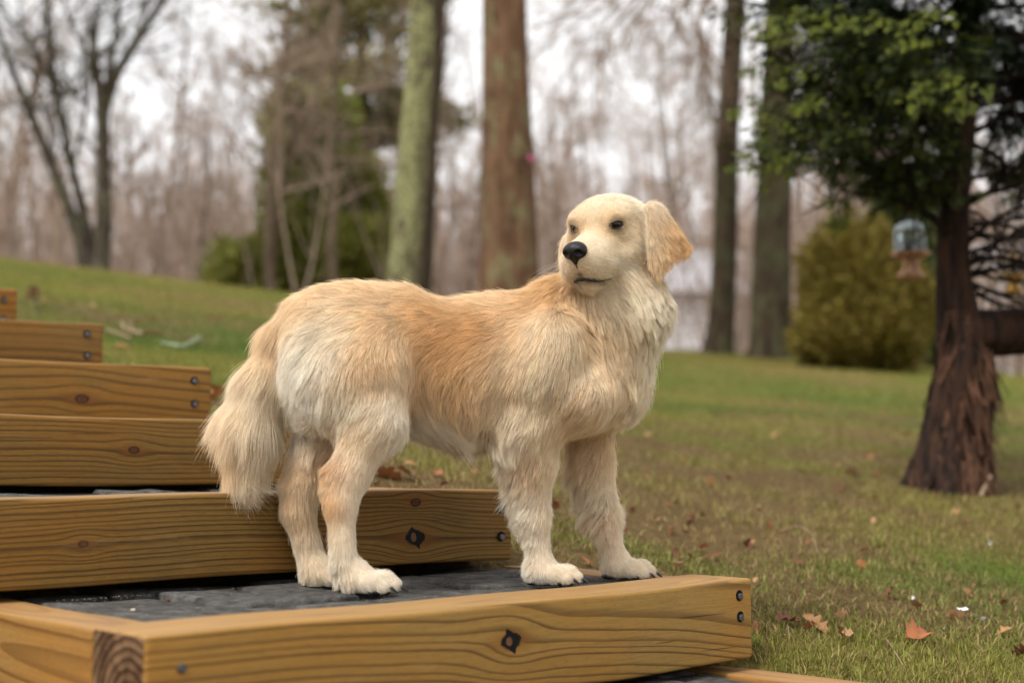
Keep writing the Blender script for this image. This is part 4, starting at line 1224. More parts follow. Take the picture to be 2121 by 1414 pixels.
# debris on the pavers the dog stands on
for px, py, s_, k, lb in ((346, 1246, .022, 7, 'tiny reddish leaf curl on the dark pavers at the left'), (150, 1228, .016, 5, 'tiny brown leaf bit on the pavers near the left side timber')):
    q = atz(px, py, -0.004); o = link_mesh('leaf_bit', LM[k], None, tuple(q)); o.scale = (s_, s_ * .5, s_); o.rotation_euler = (.2, .1, 1.0 + px); tag(o, lb, 'leaf', 'debris on the pavers')
q = atz(276, 1262, -0.003)
bm = bmesh.new(); bmesh.ops.create_icosphere(bm, subdivisions=2, radius=1.0)
for v in bm.verts: v.co *= 1 + .25 * math.sin(v.co.x * 5 + v.co.y * 3); v.co.z *= .6
o = link_mesh('stone_chip', bm_mesh('stone_chip', bm, plain('chip', lin(214, 200, 176), .8)), None, tuple(q)); o.scale = (.0034, .0024, .0024); tag(o, 'single pale stone chip lying on the dark pavers', 'chip')
rs2 = np.random.default_rng(88); b = Bag()
for _ in range(900):
    u_, v_ = rs2.uniform(.88, 1.87), 1.73 + .36 * rs2.random() ** 1.0
    if rs2.random() < .5: v_ = 2.09 - abs(rs2.normal()) * .02
    c0 = np.array([*uv2(u_, v_), PAVE_Z0 + .001]); s0 = rs2.uniform(.0005, .0016)
    d = rs2.normal(size=(6, 3)); 
    V = c0 + s0 * np.array([[1, 0, 0], [0, 1, 0], [-1, 0, 0], [0, -1, 0], [0, 0, .8], [0, 0, -.8]]) * rs2.uniform(.6, 1.3, (6, 1))
    b.add(V, np.array([(0, 1, 4, 4), (1, 2, 4, 4), (2, 3, 4, 4), (3, 0, 4, 4)])[:, :3], np.array(lin(150, 140, 126)[:3]) * rs2.uniform(.3, 1.1))
tag(link_mesh('grit', b.mesh('grit', M_DRY, False)), 'fine grit scattered over the pavers under the dog', 'grit', kind='stuff')
# white petals
bm = bmesh.new(); bmesh.ops.create_grid(bm, x_segments=3, y_segments=3, size=.5)
for v in bm.verts: v.co.z = .5 * v.co.x ** 2 - .3 * v.co.y
PM = bm_mesh('white_scrap', bm, plain('white_scrap', lin(226, 226, 232), .7))
for i, (px, py, s_) in enumerate(((1993, 1281, .022), (2022, 1294, .013), (2036, 1302, .012), (1958, 1318, .010), (1892, 1256, .008), (2052, 1138, .012))):
    q = ground_pt(px, py); o = link_mesh('white_scrap', PM, None, (q[0], q[1], q[2] + .02)); o.scale = (s_, s_ * .8, s_); o.rotation_euler = (.5, .4 * i, i)
    tag(o, ('largest white scrap in the grass at the lower right' if i == 0 else 'tiny white scrap in the grass at the lower right'), 'scrap', 'white scraps in the grass')
# ------------------------------------------------------------------ the dog
PAVE_Z = -0.006
def mpp(Y): return Y / F_PX

class Field:
    """signed distance field on a grid, built by smooth unions of simple shapes"""
    def __init__(s, lo, hi, h):
        s.lo = np.array(lo, float); s.h = h
        s.n = np.ceil((np.array(hi) - s.lo) / h).astype(int) + 1
        s.d = np.full(s.n, 0.08, np.float32)
        s.ax = [s.lo[i] + h * np.arange(s.n[i]) for i in range(3)]
    def _win(s, lo, hi, m):
        a = np.clip(np.floor((np.asarray(lo) - m - s.lo) / s.h).astype(int), 0, s.n)
        b = np.clip(np.ceil((np.asarray(hi) + m - s.lo) / s.h).astype(int) + 1, 0, s.n)
        sl = tuple(slice(x, y) for x, y in zip(a, b))
        g = [s.ax[i][sl[i]].astype(np.float32) for i in range(3)]
        return sl, g[0][:, None, None], g[1][None, :, None], g[2][None, None, :]
    def _join(s, sl, e, k, sub):
        d = s.d[sl]
        if sub: e = -e
        hh = np.maximum(k - np.abs(d - e), 0) / k
        s.d[sl] = (np.maximum(d, e) + hh * hh * k * 0.25) if sub else (np.minimum(d, e) - hh * hh * k * 0.25)
    def ell(s, c, r, axes=None, k=0.03, sub=False):
        c = np.asarray(c, float); r = np.asarray(r, float)
        A = np.eye(3) if axes is None else np.asarray(axes, float)     # rows = local axes
        R = r.max() * np.ones(3)
        sl, x, y, z = s._win(c - R, c + R, 0.045)
        px, py, pz = x - c[0], y - c[1], z - c[2]
        q = [(px * A[i, 0] + py * A[i, 1] + pz * A[i, 2]) for i in range(3)]
        k0 = np.sqrt(sum((q[i] / r[i]) ** 2 for i in range(3)))
        k1 = np.sqrt(sum((q[i] / r[i] ** 2) ** 2 for i in range(3))) + 1e-9
        s._join(sl, k0 * (k0 - 1) / k1, k, sub)
    def cone(s, a, b, ra, rb, k=0.03, ys=1.0, sub=False):
        a = np.asarray(a, float); b = np.asarray(b, float)
        m = max(ra, rb)
        sl, x, y, z = s._win(np.minimum(a, b) - m, np.maximum(a, b) + m, 0.045)
        yc = (a[1] + b[1]) / 2
        y = yc + (y - yc) / ys
        a = a.copy(); b = b.copy(); a[1] = yc + (a[1] - yc) / ys; b[1] = yc + (b[1] - yc) / ys
        ba = b - a; L2 = ba @ ba + 1e-12
        px, py, pz = x - a[0], y - a[1], z - a[2]
        t = np.clip((px * ba[0] + py * ba[1] + pz * ba[2]) / L2, 0, 1)
        e = np.sqrt((px - t * ba[0]) ** 2 + (py - t * ba[1]) ** 2 + (pz - t * ba[2]) ** 2) - (ra + (rb - ra) * t)
        s._join(sl, e * min(1, ys), k, sub)
    def flap(s, poly, o, w, n, d, thick, bend, k, rnd=0.004):
        """flat leaf: outline poly (m) in the plane o + w, d, with thickness along n, curling by bend"""
        poly = np.asarray(poly, float); P3 = o + poly[:, :1] * w + poly[:, 1:] * d
        sl, x, y, z = s._win(P3.min(0) - .015, P3.max(0) + .015, 0.02)
        px, py, pz = x - o[0], y - o[1], z - o[2]
        a = px * w[0] + py * w[1] + pz * w[2]; b = px * d[0] + py * d[1] + pz * d[2]; c = px * n[0] + py * n[1] + pz * n[2]
        c = c - bend[0] * a * a - bend[1] * b * b
        best = np.full(a.shape, 9.0, np.float32); ins = np.zeros(a.shape, bool)
        for p, q in zip(poly, np.roll(poly, -1, 0)):
            e = q - p; t = np.clip(((a - p[0]) * e[0] + (b - p[1]) * e[1]) / (e @ e), 0, 1)
            best = np.minimum(best, np.hypot(a - p[0] - t * e[0], b - p[1] - t * e[1]))
            ins ^= ((p[1] > b) != (q[1] > b)) & (a < (q[0] - p[0]) * (b - p[1]) / (q[1] - p[1] + 1e-12) + p[0])
        d2 = np.where(ins, -best, best) + rnd; dn = np.abs(c) - thick + rnd
        s._join(sl, np.sqrt(np.maximum(d2, 0) ** 2 + np.maximum(dn, 0) ** 2) + np.minimum(np.maximum(d2, dn), 0) - rnd, k, False)
    def sample(s, P):
        q = (P - s.lo) / s.h
        i = np.clip(np.floor(q).astype(int), 0, s.n - 2)
        f = np.clip(q - i, 0, 1)
        d = s.d; o = 0
        for a in (0, 1):
            for b in (0, 1):
                for c in (0, 1):
                    w = (f[:, 0] if a else 1 - f[:, 0]) * (f[:, 1] if b else 1 - f[:, 1]) * (f[:, 2] if c else 1 - f[:, 2])
                    o = o + w * d[i[:, 0] + a, i[:, 1] + b, i[:, 2] + c]
        return o
    def grad(s, P):
        e = s.h
        g = np.stack([s.sample(P + np.eye(3)[i] * e) - s.sample(P - np.eye(3)[i] * e) for i in range(3)], 1)
        return g / (np.linalg.norm(g, axis=1, keepdims=True) + 1e-9)
    def mesh(s):
        """surface nets"""
        d = s.d
        neg = d < 0
        c = np.zeros(np.array(d.shape) - 1, np.int8)
        for a in (0, 1):
            for b in (0, 1):
                for e in (0, 1):
                    c += neg[a:a + c.shape[0], b:b + c.shape[1], e:e + c.shape[2]]
        act = (c > 0) & (c < 8)
        idx = np.argwhere(act)
        vid = np.full(c.shape, -1, np.int32); vid[act] = np.arange(len(idx))
        acc = np.zeros((len(idx), 3)); cnt = np.zeros(len(idx))
        cor = [(a, b, e) for a in (0, 1) for b in (0, 1) for e in (0, 1)]
        for i, A in enumerate(cor):
            for B in cor[i + 1:]:
                if sum(abs(p - q) for p, q in zip(A, B)) != 1: continue
                da = d[idx[:, 0] + A[0], idx[:, 1] + A[1], idx[:, 2] + A[2]].astype(float)
                db = d[idx[:, 0] + B[0], idx[:, 1] + B[1], idx[:, 2] + B[2]].astype(float)
                x = (da < 0) != (db < 0)
                t = da[x] / (da[x] - db[x])
                acc[x] += np.array(A) + t[:, None] * (np.array(B) - np.array(A)); cnt[x] += 1
        V = s.lo + s.h * (idx + acc / cnt[:, None])
        Q = []
        for ax in range(3):
            o1, o2 = [(1, 2), (2, 0), (0, 1)][ax]
            sl0 = [slice(None)] * 3; sl1 = [slice(None)] * 3
            sl0[ax] = slice(0, -1); sl1[ax] = slice(1, None)
            x = neg[tuple(sl0)] != neg[tuple(sl1)]
            e = np.argwhere(x)
            ok = (e[:, o1] > 0) & (e[:, o2] > 0) & (e[:, o1] < c.shape[o1]) & (e[:, o2] < c.shape[o2])
            e = e[ok]
            def cell(u, v):
                q = e.copy(); q[:, o1] -= u; q[:, o2] -= v
                return vid[q[:, 0], q[:, 1], q[:, 2]]
            f = np.stack([cell(1, 1), cell(0, 1), cell(0, 0), cell(1, 0)], 1)
            flip = ~neg[tuple(sl0)][e[:, 0], e[:, 1], e[:, 2]]
            f[flip] = f[flip][:, ::-1]
            Q.append(f)
        Q = np.concatenate(Q)
        return V, Q[(Q >= 0).all(1)]

# ---- head frame: x towards the nose, y to the dog's left, z up, in head centimetres
H_YAW, H_PIT, H_ROL, H_S = math.radians(27.9), math.radians(-15.2), math.radians(0.4), 1.22
_f = np.array([-math.sin(H_YAW) * math.cos(H_PIT), -math.cos(H_YAW) * math.cos(H_PIT), math.sin(H_PIT)])
_l = np.array([math.cos(H_YAW), -math.sin(H_YAW), 0.0])
_u = np.cross(_f, _l)
HAX = np.stack([_f, _l * math.cos(H_ROL) + _u * math.sin(H_ROL), -_l * math.sin(H_ROL) + _u * math.cos(H_ROL)])
HO = np.array([0.1547, 2.42, 0.6244])
HC = 0.01 * H_S
def hd(x, y, z): return HO + HC * (np.array([x, y, z], float) @ HAX)
def hdir(x, y, z):
    v = np.array([x, y, z], float) @ HAX
    return v / np.linalg.norm(v)

dog = Field((-0.62, 2.05, -0.05), (0.40, 2.80, 0.76), 0.0032)
def E(px, py, Y, rx, rz, ry, rot=0.0, k=0.03, sub=False):
    m = mpp(Y); c, s_ = math.cos(math.radians(rot)), math.sin(math.radians(rot))
    dog.ell(at(px, py, Y), (rx * m, ry, rz * m), [[c, 0, s_], [0, 1, 0], [-s_, 0, c]], k, sub)
def K(p, q, rp, rq, k=0.025, ys=1.0):
    dog.cone(at(*p), at(*q), rp * mpp(p[2]), rq * mpp(q[2]), k, ys)

# trunk
E(672, 690, 2.41, 84, 92, 0.098)
E(655, 765, 2.40, 62, 105, 0.100)
E(740, 690, 2.415, 100, 104, 0.104)
E(820, 708, 2.43, 120, 114, 0.104)
E(865, 760, 2.44, 120, 128, 0.106)
E(970, 768, 2.465, 150, 150, 0.122)
E(1080, 772, 2.49, 140, 150, 0.126)
E(1160, 775, 2.50, 125, 130, 0.122)
E(1238, 785, 2.52, 92, 96, 0.106)
E(1285, 815, 2.53, 42, 55, 0.075)
E(1060, 660, 2.485, 110, 48, 0.07)
E(1150, 632, 2.475, 50, 44, 0.065)
# neck
K((1200, 745, 2.50), (1282, 640, 2.475), 110, 80, 0.04, 1.0)
K((1282, 650, 2.475), (1290, 530, 2.475), 79, 64, 0.04)
K((1255, 760, 2.50), (1328, 640, 2.47), 88, 46, 0.03)
K((1170, 660, 2.47), (1250, 590, 2.46), 72, 56, 0.04)
# near shoulder and foreleg
E(1135, 742, 2.385, 70, 105, 0.055, -16, 0.03)
E(1205, 815, 2.405, 52, 50, 0.05, 0, 0.03)
K((1195, 815, 2.43), (1085, 885, 2.42), 62, 54, 0.035)
K((1098, 880, 2.425), (1106, 960, 2.44), 56, 43, 0.03)
K((1106, 960, 2.44), (1110, 1070, 2.45), 41, 23, 0.02)
K((1110, 1070, 2.45), (1118, 1150, 2.452), 24, 21, 0.02)
# far foreleg
K((1215, 860, 2.60), (1228, 960, 2.59), 56, 40, 0.03)
K((1228, 960, 2.59), (1253, 1075, 2.575), 38, 23, 0.02)
K((1253, 1075, 2.575), (1272, 1146, 2.575), 23, 20, 0.02)
# near hind leg
E(715, 770, 2.335, 98, 118, 0.062, 10, 0.04)
E(775, 755, 2.335, 68, 95, 0.05, 0, 0.04)
K((740, 800, 2.33), (775, 880, 2.31), 88, 54, 0.04)
K((775, 875, 2.31), (722, 985, 2.295), 55, 38, 0.03)
K((722, 985, 2.295), (705, 1045, 2.285), 37, 30, 0.02)
K((705, 1045, 2.285), (712, 1165, 2.278), 28, 23, 0.02)
K((690, 985, 2.29), (680, 1015, 2.285), 16, 15, 0.02)
# far hind leg
K((680, 780, 2.46), (690, 900, 2.45), 85, 60, 0.03)
K((690, 890, 2.45), (624, 1012, 2.425), 58, 36, 0.03)
K((624, 1012, 2.425), (617, 1058, 2.42), 33, 29, 0.02)
K((617, 1058, 2.42), (650, 1172, 2.42), 29, 22, 0.02)
# tail
K((625, 655, 2.41), (580, 705, 2.405), 30, 32, 0.03)
K((580, 705, 2.405), (545, 790, 2.40), 30, 38, 0.02)
K((545, 790, 2.40), (514, 880, 2.40), 40, 53, 0.02)
K((514, 880, 2.40), (512, 955, 2.40), 53, 42, 0.02)

# paws
claws = []; pads = []
def paw(px, py, Y, ang, sc=1.0):
    c = at(px, py, Y); z0 = PAVE_Z
    f = np.array([math.cos(ang), math.sin(ang), 0]); l = np.array([-f[1], f[0], 0]); up = np.array([0, 0, 1.0])
    A = [f, l, up]; pads.append((c, f, l, sc))
    def q(a, b, h): return np.array([c[0], c[1], z0]) + sc * (f * a + l * b) + up * h * sc
    dog.ell(q(-0.004, 0, 0.019), (0.033 * sc, 0.027 * sc, 0.019 * sc), A, 0.012)
    dog.ell(q(-0.014, 0, 0.030), (0.023 * sc, 0.022 * sc, 0.024 * sc), A, 0.015)
    for b, a in ((-0.026, 0.022), (-0.0092, 0.037), (0.0092, 0.037), (0.026, 0.022)):
        dog.ell(q(a - 0.006, b, 0.0195), (0.020 * sc, 0.0092 * sc, 0.0160 * sc), A, 0.004)
        dog.ell(q(a + 0.009, b * 1.04, 0.0125), (0.0125 * sc, 0.0088 * sc, 0.0118 * sc), A, 0.003)
        claws.append((q(a + 0.017, b * 1.02, 0.012), q(a + 0.033, b * 1.05, 0.003)))
paw(1137, 1188, 2.452, math.radians(-4))
paw(1293, 1176, 2.575, math.radians(2))
paw(752, 1203, 2.285, math.radians(2), 1.06)
paw(672, 1198, 2.415, math.radians(6), 1.0)

# head
def HE(x, y, z, rx, ry, rz, k=1.0, axes=None, sub=False):
    dog.ell(hd(x, y, z), np.array([rx, ry, rz]) * HC, HAX if axes is None else axes, k * HC, sub)
def HK(a, b, ra, rb, k=1.0, sub=False):
    dog.cone(hd(*a), hd(*b), ra * HC, rb * HC, k * HC, 1.0, sub)
head_lo = dog.d.copy() if False else None
HE(-4.4, 0, -0.2, 6.2, 5.7, 4.3, 2.0)
HE(-7.2, 0, -2.0, 4.5, 5.0, 4.6, 2.0)
HE(-2.6, 0, 0.8, 4.2, 4.4, 3.0, 1.5)
HK((0.4, 0, -2.6), (7.5, 0, -3.15), 2.75, 2.15, 1.4)         # bridge of the muzzle
for s_ in (-1, 1):
    HE(-0.7, s_ * 2.75, 1.35, 2.2, 1.9, 1.25, 1.0)               # brow
    HK((0.8, s_ * 1.45, -3.7), (6.9, s_ * 1.25, -4.0), 2.2, 1.95, 1.2)
    HE(-2.6, s_ * 3.8, -3.0, 3.9, 2.2, 3.1, 1.8)                # cheek
    HE(4.7, s_ * 2.0, -5.2, 3.0, 1.15, 1.6, 1.0)               # lip
    HE(2.3, s_ * 4.7, -2.4, 1.8, 1.2, 1.4, 1.2, None, True)     # hollow below the eye
    HE(7.1, s_ * 1.25, -4.9, 1.6, 1.3, 1.4, 0.8)
HK((-2.5, 0, -5.8), (6.1, 0, -6.35), 2.6, 1.75, 1.0)              # lower jaw
def march(px, py):
    d = ray(px, py); d = d / np.linalg.norm(d)
    t = 1.95; best = (9, None)
    for _ in range(400):
        p = CAMP + d * t
        if t > 2.95: break
        v = float(dog.sample(p[None])[0])
        if v < best[0]: best = (v, p)
        if v < 0.0005: break
        t += max(v * 0.6, 0.001)
    return best[1]
mh = np.array([(march(*q) - HO) @ HAX.T / HC for q in ((1189, 569), (1200, 575), (1216, 579), (1234, 581), (1252, 580), (1268, 576), (1284, 568))])
mh = mh[mh[:, 1] > 0.35]                                          # the line meets its mirror image under the nose
mh = np.concatenate([[[mh[0, 0] + 0.30 * mh[0, 1], 0.0, mh[0, 2] + 0.06 * mh[0, 1]]], mh])
mouth = spline(np.concatenate([mh[::-1], (mh * np.array([1, -1, 1]))[1:]]), 70)
mw = np.array([hd(*p) for p in mouth])
for a, b in zip(mw[:-1:2], mw[2::2]): dog.cone(a, b, 0.17 * HC, 0.17 * HC, 0.35 * HC, 1.0, True)
EYES = []
for s_ in (-1, 1):
    c = np.array([0.55, s_ * 2.78, 0.22]); o = np.array([0.80, s_ * 0.60, 0.02]); o /= np.linalg.norm(o)
    HE(*c, 1.45, 1.45, 1.45, 0.6)
    h_ = np.cross([0, 0, 1.0], o); h_ /= np.linalg.norm(h_)
    # almond opening, inner corner lower than the outer
    h_ = h_ + np.array([0, 0, 0.10 * s_]); h_ /= np.linalg.norm(h_)
    v_ = np.cross(o, h_)
    ax = np.stack([o, h_, v_]) @ HAX
    dog.ell(hd(*(c + o * 1.5 + v_ * -0.05)), np.array([0.95, 1.32, 0.45]) * HC, ax, 0.15 * HC, True)
    EYES.append((c, o, h_, v_))
# ears
def ear(px, py, Y, rx, rz, thick, nrm, rot, k=0.012):
    n = np.array(nrm, float); n /= np.linalg.norm(n)
    d = np.array([math.sin(math.radians(rot)), 0, -math.cos(math.radians(rot))]); d -= n * (d @ n); d /= np.linalg.norm(d)
    w = np.cross(n, d)
    dog.ell(at(px, py, Y), (rx * mpp(Y), thick, rz * mpp(Y)), [w, n, d], k)
NE = (0.42, -0.90, 0.10)
EO = at(1372, 490, 2.418); EN = np.array(NE) / np.linalg.norm(NE)
ED = np.array([0.0, 0, -1.0]); ED -= EN * (ED @ EN); ED /= np.linalg.norm(ED); EW = np.cross(EN, ED)
if EW[0] < 0: EW = -EW
def on_plane(px, py):
    r_ = ray(px, py); t_ = ((EO - CAMP) @ EN) / (r_ @ EN); q = CAMP + r_ * t_ - EO
    return (q @ EW, q @ ED)
EAR = [(1344, 434), (1352, 424), (1366, 430), (1384, 452), (1404, 480), (1420, 508), (1412, 522), (1394, 530), (1380, 548), (1369, 566), (1360, 562), (1350, 542), (1345, 505), (1344, 465)]
dog.flap([on_plane(*q) for q in EAR], EO, EW, EN, ED, 0.0075, (-2.2, -1.6), 0.012)
ear(1351, 446, 2.432, 11, 18, 0.013, NE, 10, 0.02)
ear(1176, 522, 2.497, 12, 34, 0.013, (-0.8, -0.6, 0.1), -4, 0.02)

bodyV, bodyF = dog.mesh()

